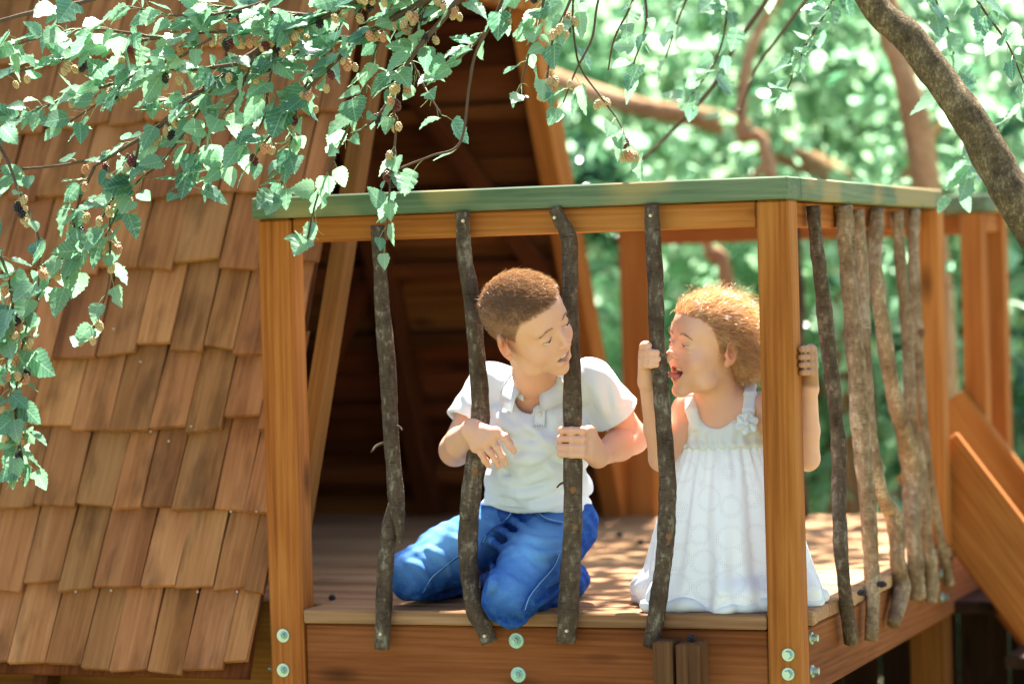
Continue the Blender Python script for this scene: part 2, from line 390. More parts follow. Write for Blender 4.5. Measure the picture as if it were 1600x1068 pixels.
rp = board('post', (-PW / 2, PW / 2, -.30), (-PW / 2, PW / 2, TOP - .0395), PW, PW, (0, -1, 0), M['post'], deck, .004)
sp = board('post', (-.024, 1.205, .002), (-.024, 1.205, TOP - .0395), .06, PW, (0, -1, 0), M['post'], deck, .004)
bp = board('post', (-.035, 1.745, .002), (-.035, 1.745, TOP - .0395), .05, PW, (0, -1, 0), M['post'], deck, .004)
cp = board('post', (-.03, 1.95, .002), (-.03, 1.95, TOP - .0395), PW, PW, (0, -1, 0), M['post'], deck, .004)
kp = board('post', (-.905, 1.97, -.26), (-.905, 1.97, TOP - .0395), .078, PW + .006, (0, -1, 0), M['post'], deck, .004)
for q in ((443, 992), (443, 1046)): bolt(b_stud, at(*q, y=0), (0, -1, 0), lp, M['steel'])
bolt(b_stud, (-DX - .0085, .03, -.112), (-1, 0, 0), lp, M['steel'])
for q in ((1232, 1022), (1232, 1052)): bolt(b_hex, at(*q, y=0), (0, -1, 0), rp, M['steel'])
for zz in (-.048, -.105): bolt(b_hex, (-.003, .082, zz), (1, 0, 0), sf, M['steel'])
for zz in (-.05, -.10): bolt(b_hex, (-.003, 1.16, zz), (1, 0, 0), sf, M['steel'])
for q in ((807, 1000), (810, 1053)): bolt(b_green, at(*q, y=.009), (0, -1, 0), ff, M['green_zinc'])
for p, xx in (((-.055, .25, -.75), 0), ((-.06, 1.3, -.75), 0), ((-.9, 1.8, -.75), 0)):
    board('leg', p, (p[0], p[1], -.155), .075, .075, (0, 1, 0), M['jamb'], deck)

# split stake standing against the front beam
st = thing('split_stake', 'short split brown timber stake against the porch front beam', 'stake', (-.22, -.03, -.75))
a = at(1038, 1003, y=-.045); b = at(1075, 1003, y=-.045)
board('half_log', (a[0] - .001, -.03, -.75), (a[0] - .001, -.03, a[2] + .002), .035, .05, (0, -1, 0), M['stake'], st, .0025, None, .002)
board('half_log', (b[0] + .0025, -.032, -.75), (b[0] + .0025, -.032, b[2] - .001), .044, .048, (0, -1, 0), M['stake'], st, .003, None, .002)

# ================================================================== railings
def top_rail(p0, p1, parent, wide=.092, cut=None):
    return board('top_rail', p0, p1, wide, .0388, (0, 0, 1), M['green'], parent, .003, cut)
def baluster(pix, width, parent, mat, y=None, x=None, name='branch_baluster', n=7, rough=.07, seed=0, bumps=(), ends=True, label=None):
    P = [at(q[0], q[1], **({'y': y if len(q) < 3 else q[2]} if y is not None else {'x': x if len(q) < 3 else q[2]})) for q in pix]
    C = catmull(P, n); m = len(C); w = np.interp(np.linspace(0, 1, m), np.linspace(0, 1, len(width)), width)
    depth = (C - CAM_LOC) @ CAM_R[:, 1]; r = w / 2 * depth / CAM_F
    V, F = tube(C, r, 14, rough, seed, True, bumps)
    o = link(name, np_mesh(name, V, F), parent, mat)
    return o, C, r
def screw(p, d, parent):
    link('screw', nail_me, parent, M['nail'], Matrix.Translation(Vector(p)) @ Vector(d).to_track_quat('Z', 'Y').to_matrix().to_4x4() @ Matrix.Scale(1.6, 4))
def stub(parent, C, r, i, ang, ln, rad, mat, seed=1, cut=False):
    """broken side twig on a branch"""
    T = C[min(i + 1, len(C) - 1)] - C[max(i - 1, 0)]; T /= np.linalg.norm(T)
    u = np.cross(T, [0, 1, 0]); u /= np.linalg.norm(u); v = np.cross(T, u)
    d = math.cos(ang) * u + math.sin(ang) * v
    p = C[i] + d * r[i] * .6
    pts = [p, p + (d + .25 * T) * ln * .6, p + (d + .55 * T) * ln]
    V, F = tube(catmull(pts, 3), np.linspace(rad * 1.3, rad * .7, 7), 8, .1, seed)
    link('side_twig' if not cut else 'knot', np_mesh('twig', V, F), parent, mat)
def knot(parent, px, py, y, size=.006):
    p = Vector(at(px, py, y=y)); bm = bmesh.new()
    bmesh.ops.create_uvsphere(bm, u_segments=10, v_segments=6, radius=1)
    for v in bm.verts: v.co = Vector((v.co.x * size, v.co.y * size * .5, v.co.z * size * 1.1)) * .8 * (1 + .12 * math.sin(7 * v.co.x + 5 * v.co.z))
    me = bpy.data.meshes.new('knot'); bm.to_mesh(me); bm.free()
    link('knot', me, parent, M['cut'], Matrix.Translation(p))
fr = thing('front_railing', 'front porch railing with green top rail and dark branch balusters', 'railing', (-.5, .02, 0), 'porch railings')
top_rail((-DX - .0125, .034, TOP - .0194), (.0015, .034, TOP - .0194), fr)
board('under_rail', (-DX + PW + .002, .024, TOP - .0395 - .0225), (-PW - .002, .024, TOP - .0395 - .0225), .036, .044, (0, 0, 1), M['post'], fr)
YB = -.016
b1, C, r = baluster([(590, 352), (594, 430), (601, 520), (607, 600), (612, 690), (618, 770), (622, 806), (626, 848)], [21, 22, 26, 26, 25, 25, 22, 9], fr, M['bark_d'], YB - .004, seed=3)
b1b, C2, r2 = baluster([(618, 772, YB + .006), (609, 820), (603, 880), (600, 940), (597, 1013)], [12, 25, 26, 25, 24], fr, M['bark_d'], YB, seed=4)
stub(b1, C, r, 28, math.pi - .2, .03, .0022, M['bark_d'], 2); stub(b1, C, r, 26, .2, .016, .002, M['bark_d'], 5)
b2, C, r = baluster([(722, 332), (726, 400), (735, 455), (744, 540), (750, 620), (748, 690), (737, 760), (732, 830), (733, 890), (742, 950), (757, 982), (765, 1004)], [23, 24, 25, 27, 29, 29, 33, 31, 29, 30, 27, 25], fr, M['bark_d'], YB, seed=8)
knot(b2, 741, 735, YB - .015, .009); knot(b2, 733, 778, YB - .0155, .005)
b3, C, r = baluster([(866, 326), (876, 345), (889, 375), (891, 450), (893, 560), (895, 680), (895, 780), (893, 870), (888, 940), (885, 1003)], [21, 23, 25, 26, 28, 29, 30, 31, 32, 31], fr, M['bark_m'], YB, seed=12)
knot(b3, 895, 765, YB - .0165, .0075); knot(b3, 898, 823, YB - .0155, .006); stub(b3, C, r, 40, 2.8, .018, .002, M['bark_d'], 3)
b4, C, r = baluster([(1018, 321), (1022, 400), (1025, 470), (1027, 540), (1034, 620), (1040, 700), (1043, 770), (1041, 830), (1035, 890), (1027, 950), (1016, 1010)], [22, 26, 26, 25, 26, 27, 27, 29, 27, 27, 24], fr, M['bark_d'], YB, seed=21)
knot(b4, 1045, 838, YB - .0145, .008)
for q in ((866, 340), (1016, 337), (723, 345)): screw(at(*q, y=YB - .0135), (0, -1, 0), fr)
for q in ((594, 990), (757, 993), (885, 985)): screw(at(*q, y=YB - .016), (0, -1, 0), fr)

sr = thing('side_railing', 'side porch railing of pale close-set branches left of the stairs', 'railing', (0, .65, 0), 'porch railings')
top_rail((-.0445, .0805, TOP - .0194), (-.0445, 1.242, TOP - .0194), sr)
board('under_rail', (-.046, PW + .002, TOP - .062), (-.046, 1.175, TOP - .062), .036, .044, (0, 0, 1), M['post'], sr)
XB = .006
sideb = [
 ([(1271, 321), (1278, 400), (1290, 500), (1303, 620), (1311, 720), (1311, 800), (1316, 880), (1330, 1004)], [26, 27, 29, 29, 28, 26, 28, 28], M['bark_m'], XB),
 ([(1317, 321), (1324, 400), (1332, 500), (1341, 620), (1350, 720), (1358, 830), (1363, 900), (1361, 1000)], [34, 33, 33, 34, 38, 30, 28, 26], M['bark_l'], XB),
 ([(1341, 327, -.01), (1349, 430, -.01), (1352, 540, -.008), (1362, 680, 0), (1378, 770, .01), (1398, 810), (1402, 870), (1408, 915), (1396, 975)], [22, 22, 21, 22, 26, 34, 30, 38, 24], M['bark_l'], XB),
 ([(1370, 327), (1369, 430), (1382, 530), (1400, 630), (1424, 730), (1426, 830), (1431, 890), (1434, 935)], [30, 26, 29, 33, 38, 33, 32, 30], M['bark_l'], XB),
 ([(1401, 329), (1408, 420), (1417, 520), (1424, 640), (1440, 740), (1447, 830), (1455, 900), (1456, 940)], [22, 22, 23, 22, 24, 23, 27, 25], M['bark_l'], XB),
 ([(1428, 329), (1428, 420), (1433, 520), (1440, 620), (1449, 720), (1463, 810), (1478, 880), (1483, 912)], [24, 22, 22, 18, 17, 17, 18, 20], M['bark_l'], XB)]
for i, (pix, w, mt, xb) in enumerate(sideb):
    pix = [(q[0], q[1], -.012 + .030 * min(1, (q[1] - pix[0][1]) / 560)) for q in pix]
    o, C, r = baluster(pix, [v_ * .82 for v_ in w], sr, mt, None, xb, seed=30 + i, rough=.13)
    if i == 0: knot(o, 1311, 810, at(1311, 810, x=XB)[1] - .012, .006)
    if i == 2:
        stub(o, C, r, 32, 1.3, .05, .004, M['bark_l'], 7)
    if i == 5: knot(o, 1440, 520, at(1440, 520, x=XB + .01)[1], .01)
er = thing('end_railing', 'short far railing piece right of the stair opening', 'railing', (-.03, 1.85, 0), 'porch railings')
top_rail((-.0445, 1.715, TOP - .0194), (-.0445, 1.985, TOP - .0194), er)
board('under_rail', (-.03, 1.79, TOP - .062), (-.03, 1.925, TOP - .062), .036, .044, (0, 0, 1), M['post'], er)
br = thing('back_railing', 'back porch railing with orange rail seen behind the girl', 'railing', (-.5, 1.95, 0), 'porch railings')
top_rail((-.95, 1.96, TOP - .0194 - .002), (-.093, 1.96, TOP - .0194 - .002), br)
board('under_rail', (-.872, 1.955, TOP - .062), (-.062, 1.955, TOP - .062), .036, .05, (0, 0, 1), M['post'], br)
for i, (x, l) in enumerate(((-.5, .012), (-.33, -.015), (-.17, .02))):
    C = catmull([(x, 1.925, .69), (x + l, 1.922, .5), (x - l * .5, 1.925, .25), (x + l, 1.92, -.06)], 5)
    V, F = tube(C, .012, 9, .1, 60 + i); link('branch_baluster', np_mesh('branch_baluster', V, F), br, M['bark_m'])

# ================================================================== stairs down to the right
stairs = thing('porch_stairs', 'steep wooden stairs with plank sides descending from the porch', 'stairs', (.3, 1.5, -.75))
def side_plank(y, wide, x0, z0, n, w):
    s = 1.34; L = 1.25; d = Vector((1, 0, -s)).normalized(); p = Vector((x0, y, z0)) 
    return board('side_plank', p, p + d * L, .03, w, Vector((s, 0, 1)), M['post'], stairs, .003)
nx = Vector((1.34, 0, 1)).normalized()
u0 = at(1488, 690, y=1.262); side_plank(1.262, .03, u0[0] - nx.x * .08 + .01, u0[2] - nx.z * .08 + .02, 0, .16)
u1 = at(1512, 622, y=1.70); side_plank(1.70, .03, u1[0] - nx.x * .08 - .01, u1[2] - nx.z * .08 + .02, 0, .16)
for i in range(6):
    x = .06 + i * .105; z = -.02 - (i + 1) * .115
    board('tread', (x, 1.28, z), (x, 1.685, z), .13, .026, (0, 0, 1), M['under'], stairs)  # treads coloured near-black so they look shaded
for yy in (1.66,):
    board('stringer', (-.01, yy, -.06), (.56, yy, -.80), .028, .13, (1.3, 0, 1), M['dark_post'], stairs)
for i in range(9):                                        # added near-black boards standing in for the shade under the stairs
    x = -.02 + i * .09; board('shade_board', (x, 1.735, -.77), (x, 1.735, min(-.06, .0 - x * 1.2)), .086, .018, (0, -1, 0), M['under'], stairs, .002)
for i in range(10):  # more added boards, standing in for the shade below the deck
    x = -.95 + i * .095; board('shade_board', (x, 1.985, -.77), (x, 1.985, -.17), .09, .018, (0, -1, 0), M['under'], deck, .002)
# mulberries dropped on the planks
def berry_mesh(seed, r=.0065, ln=1.5):
    g = np.random.default_rng(seed); parts = []
    import itertools
    Vs = []; Fs = []
    bm = bmesh.new()
    n = 26
    for i in range(n):
        t = (i + .5) / n; z = (t * 2 - 1); a = i * 2.4; rr = math.sqrt(max(0, 1 - z * z)) * r * .72
        bmesh.ops.create_icosphere(bm, subdivisions=1, radius=r * .42, matrix=Matrix.Translation((rr * math.cos(a), rr * math.sin(a), z * r * ln * .8)))
    bmesh.ops.create_icosphere(bm, subdivisions=1, radius=r * .7, matrix=Matrix.Scale(1.3, 4, (0, 0, 1)))
    me = bpy.data.meshes.new('mulberry'); bm.to_mesh(me); bm.free()
    for p in me.polygons: p.use_smooth = True
    return me
M['berry_dark'] = plain('ripe_mulberry', (.014, .006, .010), .35, .5)
M['berry_red'] = plain('red_mulberry', (.11, .012, .012), .38, .5)
M['berry_pale'] = plain('unripe_mulberry', (.52, .36, .18), .5, .4)
M['berry_pink'] = plain('half_ripe_mulberry', (.50, .24, .12), .5, .4)
bmeshes = {k: berry_mesh(i, .0062 if k != 'berry_pale' else .0056) for i, k in enumerate(('berry_dark', 'berry_red', 'berry_pale', 'berry_pink'))}
for k, me in bmeshes.items(): me.materials.append(M[k])
drops = [((519, 933), 'lying near the left post'), ((968, 835), 'lying behind the boy, nearer the far post'), ((1001, 846), 'lying between the boy and the dress'), ((921, 850), 'lying just behind the boy'),
         ((1276, 918), 'lying right of the dress hem on the bright planks'), ((1289, 929), 'lying at the deck edge right of the corner post'), ((1347, 925), 'lying behind the second side branch'), ((1378, 912), 'lying behind the middle side branches'), ((1078, 1001), 'lying on top of the split stake')]
for i, (q, where) in enumerate(drops):
    zz = .005
    p = at(*q, z=zz)
    if i == 8: p = (b[0] + .002, -.03, b[2] + .006)
    o = link('fallen_mulberry', bmeshes['berry_dark'], None, None, Matrix.Translation(Vector(p)) @ Euler((1.5, rng.uniform(-.2, .2), rng.uniform(0, 6))).to_matrix().to_4x4())
    tag(o, 'small dark fallen mulberry ' + where, 'mulberry', 'fallen mulberries')
# ================================================================== ground
def ground_mat():
    k = NT('lawn'); v = k.co(); a = k.noise(v, .6, 4, .6); b = k.noise(v, 30, 3, .6)
    c = k.ramp(k.math('ADD', k.math('MULTIPLY', a, .7), k.math('MULTIPLY', b, .3)), [(.35, (.09, .12, .045)), (.5, (.17, .175, .085)), (.68, (.28, .25, .16))])
    k.bump(b, .6, .02); return k.fin(c, .9, .1)
me = np_mesh('ground', np.array([(-120, -120, -.76), (120, -120, -.76), (120, 120, -.76), (-120, 120, -.76)]), [(0, 1, 2, 3)], False)
gnd = link('ground', me, None, ground_mat()); tag(gnd, kind='structure')

# ================================================================== leaves
def leaf_outline(seed, serr=9, lobe=0.0):
    """ovate toothed leaf, unit length along +x from its stalk, slightly folded along the midrib and curled"""
    g = np.random.default_rng(seed); n = 15; t = np.linspace(0, 1, n)
    w = .42 * np.sin(np.pi * t ** .60) ** .75 * (1 - .28 * t) + .001
    w[-1] = 0.0; w[0] = .03; w[1] = max(w[1], .2)
    teeth = 1 + .07 * np.where(np.arange(n) % 2 == 0, 1, -1)
    curl = g.uniform(-.35, .15); fold = g.uniform(.06, .30); tw = g.uniform(-.3, .3); wav = g.uniform(.01, .035)
    V = []; UV = []
    for s in (-1, 0, 1):
        for i in range(n):
            ww = w[i] * teeth[i] * (1 + (g.uniform(-.06, .06) if s else 0))
            if lobe and s == (1 if seed % 2 else -1) and 4 <= i <= 6: ww *= (1 - lobe)
            x = t[i] + (-.06 if (i == 1 and s) else 0); y = s * ww
            z = abs(s) * ww * fold + curl * (t[i] - .25) ** 2 + s * tw * ww * t[i] + (wav * math.sin(i * 1.9 + s + seed) if s else 0)
            V.append((x, y, z)); UV.append((.5 + .5 * s * w[i] / .42, t[i]))
    F = []
    for a in (0, n):
        for i in range(n - 1): F.append((a + i, a + i + 1, a + n + i + 1, a + n + i))
    return np.array(V), F, np.array(UV)
LV = [leaf_outline(i, lobe=(.35 if i in (2, 5) else 0)) for i in range(8)]
leaf_me = []
for i, (V, F, UV) in enumerate(LV):
    me = np_mesh('leaf', V, F, True, None, UV); me.materials.append(M['leaf']); leaf_me.append(me)

def mixed_leaves(P, D, N, S, g, simple=True):
    """many leaves as one mesh: P base, D axis, N normal, S size; 6-vertex folded blades"""
    n = len(P); D = D / np.linalg.norm(D, axis=1)[:, None]
    Y = np.cross(N, D); Y /= np.linalg.norm(Y, axis=1)[:, None] + 1e-9; Z = np.cross(D, Y)
    T = np.array([(0, 0, 0), (.32, .30, .07), (.75, .2, .04), (1, 0, -.12), (.75, -.2, .04), (.32, -.30, .07), (.45, 0, 0)])
    V = (P[:, None, :] + S[:, None, None] * (T[None, :, 0:1] * D[:, None, :] + T[None, :, 1:2] * Y[:, None, :] + T[None, :, 2:3] * Z[:, None, :])).reshape(-1, 3)
    q = np.array([(0, 6, 2, 1), (6, 3, 2, 2), (0, 5, 4, 6), (6, 4, 3, 3)])
    tri = np.array([(0, 6, 1), (1, 6, 2), (6, 3, 2), (0, 5, 6), (5, 4, 6), (4, 3, 6)])
    F = (np.arange(n)[:, None, None] * 7 + tri[None]).reshape(-1, 3)
    col = np.repeat(g.uniform(0, 1, n), 7)[:, None] * np.ones(3)
    uv = np.tile(np.stack([.5 + T[:, 1], T[:, 0]], 1), (n, 1))
    return V, F, col, uv
def crown(name, blobs, count, size, parent, mat, seed, droop=.3):
    """leaves gathered in uneven clumps inside each blob (centre, radii)"""
    g = np.random.default_rng(seed); Ps = []
    tot = sum(b[1][0] * b[1][1] * b[1][2] for b in blobs)
    for (c, r) in blobs:
        m = int(count * r[0] * r[1] * r[2] / tot); k = max(4, m // 26)
        d = g.normal(size=(k, 3)); d /= np.linalg.norm(d, axis=1)[:, None]
        cc = np.array(c) + d * (g.uniform(.25, 1, (k, 1)) ** .45) * np.array(r)
        idx = g.integers(0, k, m); sp = np.array(r).mean() * .16 + .03
        Ps.append(cc[idx] + g.normal(size=(m, 3)) * sp * np.array([1.1, 1.1, .8]))
    P = np.concatenate(Ps); n = len(P)
    D = g.normal(size=(n, 3)); D[:, 2] -= droop * 2
    N = g.normal(size=(n, 3)) * .8 + np.array([0, -.2, 1.0])
    S = size * g.uniform(.6, 1.25, n)
    V, F, col, uv = mixed_leaves(P, D, N, S, g)
    o = link(name, np_mesh(name, V, F, True, col, uv), parent, mat); return o
def limb_part(name, pts, r0, r1, parent, mat, seed=0, seg=12, rough=.06, n=6):
    C = catmull(pts, n); V, F = tube(C, np.linspace(r0, r1, len(C)), seg, rough, seed)
    return link(name, np_mesh(name, V, F), parent, mat)

# ================================================================== the mulberry tree that hangs over the porch
mul = thing('mulberry_tree', 'mulberry tree with leaning trunk and fruiting branches hanging over the roof', 'tree', (.95, .12, -.76))
YT = .02
tr = [(.98, .15, -.80), (.80, .12, -.2), (.58, .08, .33), at(1605, 345, y=YT), at(1553, 250, y=YT), at(1490, 152, y=YT), at(1425, 65, y=YT), at(1360, 0, y=YT), (.02, .0, 1.25), (-.25, -.08, 1.47), (-.6, -.16, 1.62), (-1.1, -.2, 1.72)]
limb_part('trunk', tr, .041, .014, mul, M['limb'], 5, 18, .07, 9)
o_ = mul.children[-1]
g_ = np.random.default_rng(9)
LEAVES = []; BERRIES = []; STALKS = []; TWIGS = []
def branch(pix, w0, w1, y0, y1, leaves=1.0, berries=1.0, part=True, lsize=1.0, up=None):
    m = len(pix); P = [at(q[0], q[1], y=y0 + (y1 - y0) * i / (m - 1) + g_.uniform(-.012, .012)) for i, q in enumerate(pix)]
    if up is not None: P = [np.array(up)] + P
    C = catmull(P, 7); r = np.linspace(w0, w1, len(C)) / 2 * 4.75 / CAM_F
    V, F = tube(C, r, 7, .08, int(g_.integers(1e6)))
    if part: link('branch', np_mesh('branch', V, F), mul, M['twig'])
    seg = np.linalg.norm(np.diff(C, axis=0), axis=1); s = np.concatenate([[0], np.cumsum(seg)]); L = s[-1]
    t = g_.uniform(0, .02); side = 1
    while t < L:
        i = min(np.searchsorted(s, t), len(C) - 1); p = C[i]; T = C[i] - C[max(0, i - 1)] + 1e-9; T /= np.linalg.norm(T)
        if g_.random() < leaves:
            for rep in range(1 + (g_.random() < .35 * leaves)):
                side = -side
                out = np.array([side * .45 * g_.uniform(.2, 1), g_.normal() * .5 - .15, g_.uniform(-.25, .55)]) + T * .55
                out /= np.linalg.norm(out); pl = g_.uniform(.010, .03); e = p + out * pl + np.array([0, 0, -.003])
                D = out * .6 + np.array([g_.normal() * .35 - .12, g_.normal() * .4 - .1, -.35 + g_.normal() * .38])
                N = np.array([g_.normal() * .55, -.55 + g_.normal() * .45, .8 + g_.normal() * .4])
                LEAVES.append((e, D, N, lsize * float(np.clip(g_.normal(.040, .011), .019, .064)))); STALKS.append((p, (p + e) / 2 + np.array([0, 0, .002]), e, .0006))
        if g_.random() < .42 * berries:
            nb = g_.integers(1, 4)
            for b_ in range(nb):
                e = p + np.array([g_.normal() * .011, g_.normal() * .011, -g_.uniform(.012, .026)])
                kind = g_.choice(['berry_pale', 'berry_pink', 'berry_dark', 'berry_red'], p=[.56, .22, .13, .09])
                BERRIES.append((e, kind)); STALKS.append((p, (p + e) / 2 + np.array([.002, 0, .004]), e + np.array([0, 0, .006]), .0005))
        t += g_.uniform(.010, .019) / max(.5, leaves)
    return C
OV = (-.75, -.22, 1.42)
# (pixels of the photo, thickness, depth) of each hanging branch
branch([(760, -120), (640, -40), (540, 8), (472, 37), (435, 57), (398, 84), (371, 101), (337, 128), (287, 162), (250, 196), (219, 216), (175, 243), (148, 260)], 22, 4, -.17, -.22, .8, .9)
branch([(371, 100), (310, 108), (250, 111), (152, 138), (67, 167), (30, 184), (-40, 205)], 7, 4, -.2, -.2, .9, 1)
branch([(472, 40), (430, 50), (330, 50), (230, 62), (145, 81), (67, 101), (0, 120), (-60, 140)], 7, 4, -.19, -.26, 1, .8)
branch([(260, -40), (142, 0), (111, 7), (50, 20), (0, 33), (-60, 55)], 9, 6, -.3, -.3, .25, .0)
branch([(175, 243), (135, 251), (81, 260), (0, 266), (-40, 268)], 5, 4, -.22, -.24, .25, .2)
branch([(700, -80), (581, 0), (550, 8), (500, 24), (440, 20), (380, 15), (300, 5)], 12, 4, -.15, -.2, 1, .8)
branch([(760, -60), (665, 0), (601, 37), (561, 57), (530, 90), (480, 140), (440, 190), (400, 240)], 13, 4, -.15, -.2, 1, 1)
branch([(770, -60), (716, 0), (689, 34), (662, 64), (630, 110), (600, 170), (570, 200)], 12, 5, -.14, -.16, .9, .9)
branch([(800, -30), (767, 37), (743, 84), (733, 135), (719, 223), (675, 243), (632, 260), (600, 275)], 6, 3, -.13, -.15, .12, .1)
branch([(640, 90), (615, 135), (618, 209), (611, 270), (606, 337), (600, 392)], 5, 3, -.12, -.12, .75, .5)
branch([(910, -50), (891, 0), (881, 24), (864, 61), (858, 98), (853, 135)], 6, 3, -.12, -.14, .6, .6)
branch([(900, -40), (895, 13), (898, 67), (908, 108), (939, 152), (966, 189), (983, 229)], 4, 2.5, -.1, -.14, .4, .4, lsize=.9)
branch([(850, -60), (800, 5), (775, 30), (740, 70), (700, 105)], 8, 4, -.14, -.12, .9, .9)
branch([(148, 260), (125, 310), (112, 370), (85, 425), (55, 470), (35, 540), (25, 620), (30, 700)], 6, 3, -.22, -.24, 1.1, .8)
branch([(200, 240), (175, 310), (172, 390), (168, 450), (140, 530)], 5, 2.5, -.22, -.2, .7, .6)
branch([(219, 216), (205, 270), (170, 320), (130, 400), (100, 440)], 5, 2.5, -.23, -.22, .9, .7)
branch([(-60, 330), (0, 400), (20, 480), (10, 560), (22, 640), (36, 720)], 6, 3, -.28, -.26, 1.1, .8)
branch([(-60, 180), (0, 230), (30, 300), (60, 370), (60, 450)], 6, 3, -.28, -.26, .7, .6)
branch([(398, 84), (370, 150), (330, 200), (300, 250), (290, 300)], 5, 3, -.2, -.22, 1, 1)
branch([(435, 57), (420, 130), (410, 190), (370, 240), (330, 275)], 5, 3, -.18, -.2, 1, 1)
branch([(540, 20), (505, 90), (470, 150), (455, 220), (440, 290)], 6, 3, -.16, -.18, 1.1, 1)
branch([(600, 40), (575, 120), (548, 190), (520, 250), (495, 310), (480, 375)], 6, 3, -.13, -.14, .75, .8)
branch([(337, 128), (300, 190), (255, 250), (200, 300), (165, 370)], 5, 3, -.21, -.24, .8, .7)
branch([(560, 60), (520, 60), (470, 80), (420, 110), (360, 125), (300, 150), (240, 160)], 6, 3, -.15, -.2, 1, 1)
branch([(330, 60), (280, 90), (220, 110), (170, 150), (110, 190)], 5, 3, -.22, -.25, .9, .8)
branch([(250, 60), (190, 50), (120, 45), (60, 60), (0, 75), (-50, 80)], 5, 3, -.24, -.28, 1, .6)
branch([(690, -20), (650, 30), (640, 80), (660, 130), (690, 180)], 6, 3, -.13, -.14, .8, 1)
branch([(480, -30), (420, 0), (350, 20), (280, 25), (200, 10)], 6, 3, -.2, -.24, 1, .8)
branch([(1230, -60), (1195, 5), (1150, 70), (1110, 140), (1050, 205), (985, 268)], 11, 6, .75, .95, .18, .1)
branch([(1290, -40), (1215, 60), (1180, 110), (1155, 180)], 8, 4, .8, .9, .25, .2)
branch([(960, -60), (935, 0), (925, 60), (900, 110), (880, 160)], 5, 2.5, -.1, -.12, .55, .6)
branch([(1010, -60), (985, 10), (960, 60), (950, 110)], 5, 2.5, .1, .05, .5, .5)
branch([(1500, -40), (1540, 20), (1575, 70), (1600, 130)], 5, 3, .3, .3, .8, .2)
branch([(1090, -40), (1060, 30), (1040, 90)], 5, 3, .5, .5, .8, .2)
branch([(1330, -50), (1290, 20), (1255, 80), (1230, 140)], 5, 3, .45, .4, .9, .3, lsize=1.1)
branch([(1440, -50), (1470, 20), (1490, 80), (1470, 140)], 5, 3, .6, .55, .9, .2, lsize=1.1)
branch([(1640, 120), (1590, 170), (1545, 215), (1500, 290)], 5, 3, .7, .6, .9, .2, lsize=1.1)
branch([(1120, -50), (1135, 20), (1120, 90), (1080, 150)], 5, 3, .5, .45, .9, .3, lsize=1.1)
branch([(860, -50), (845, 20), (830, 70), (815, 130)], 5, 3, -.1, -.1, .9, .7)
branch([(1000, -50), (1010, 30), (990, 100)], 5, 3, .2, .2, .9, .4)
# leaves: the largest as single parts, the rest joined
order = sorted(range(len(LEAVES)), key=lambda i: -LEAVES[i][3]); NL = 300
rest = order[NL:]
for i in order[:NL]:
    e, D, N, S = LEAVES[i]; X = Vector(D).normalized(); Mx = frame_from(X, N)
    link('leaf', leaf_me[i % 8], mul, None, Matrix.Translation(Vector(e)) @ Mx.to_4x4() @ Matrix.Diagonal((S, S * rng.uniform(.9, 1.15), S, 1)))
parts = []; cc = []; uu = []
for i in rest:
    e, D, N, S = LEAVES[i]; V, F, UV = LV[i % 8]; Mx = np.array(frame_from(D, N))
    parts.append((np.array(e) + (V * S) @ Mx.T, F)); cc.append(np.full((len(V), 3), g_.random())); uu.append(UV)
if parts:
    V, F = join(parts)
    tag(link('small_leaves', np_mesh('small_leaves', V, F, True, np.concatenate(cc), np.concatenate(uu)), mul, M['leaf']), kind='stuff')
for (e, kind) in BERRIES[:300]:
    s = rng.uniform(.9, 1.3)
    link('mulberry', bmeshes[kind], mul, None, Matrix.Translation(Vector(e)) @ Euler((rng.uniform(-.5, .5), rng.uniform(-.5, .5), rng.uniform(0, 6))).to_matrix().to_4x4() @ Matrix.Scale(s, 4))
sk = [tube(np.array([a, b, c]), [r, r, r * .8], 4, 0, 1, False) for (a, b, c, r) in STALKS]
V, F = join(sk); M['stalk'] = plain('leaf_stalk', (.30, .36, .16), .5, .4)
tag(link('leaf_stalks', np_mesh('leaf_stalks', V, F), mul, M['stalk']), kind='stuff')
# the crown above the porch, out of the picture but shading it
crown('crown', [((-.95, 1.9, 2.6), (.42, .42, .22)), ((-.75, 2.55, 2.75), (.42, .42, .22)), ((-1.05, 1.45, 2.5), (.3, .25, .18)), ((-.62, 1.62, 2.5), (.16, .2, .14)), ((.6, 1.6, 2.6), (.3, .3, .2)), ((-1.9, .7, 2.5), (.35, .3, .2)), ((-1.4, 3.1, 2.9), (.5, .4, .25)), ((.9, 2.4, 2.9), (.4, .4, .25))], 4600, .07, mul, M['leaf'], 21)
print('leaves', len(LEAVES), 'berries', len(BERRIES))

# ================================================================== garden behind
def garden_tree(name, label, cat, base, top, blobs, count, size, mat, seed, r0=.07, group='trees behind the porch', limbs=()):
    t = thing(name, label, cat, base, group)
    limb_part('trunk', [base, (np.array(base) * .45 + np.array(top) * .55) + np.array([.06, 0, 0]), top], r0, r0 * .5, t, M['bark_far'], seed)
    for l in limbs: limb_part('limb', l[0], l[1], l[2], t, M['bark_far'], seed + 3)
    crown('crown', blobs, count, size, t, mat, seed)
    return t
def w(px, py, y): return tuple(at(px, py, y=y))
garden_tree('garden_tree', 'tree with thick orange-brown limb arching behind the porch railing', 'tree', (-.75, 2.8, -.76), w(1330, 305, 2.75),
    [(w(1000, 40, 3.8), (.55, .5, .38)), (w(1230, 40, 4.0), (.5, .5, .35)), (w(1120, 240, 4.2), (.5, .4, .3)), (w(900, 180, 4.1), (.35, .35, .3))], 2900, .085, M['leaf_bg'], 31, .06,
    limbs=[([w(1340, 310, 2.75), w(1290, 268, 2.75), w(1230, 238, 2.75), w(1120, 190, 2.75), w(990, 165, 2.8), w(860, 120, 3.0)], .042, .024)])
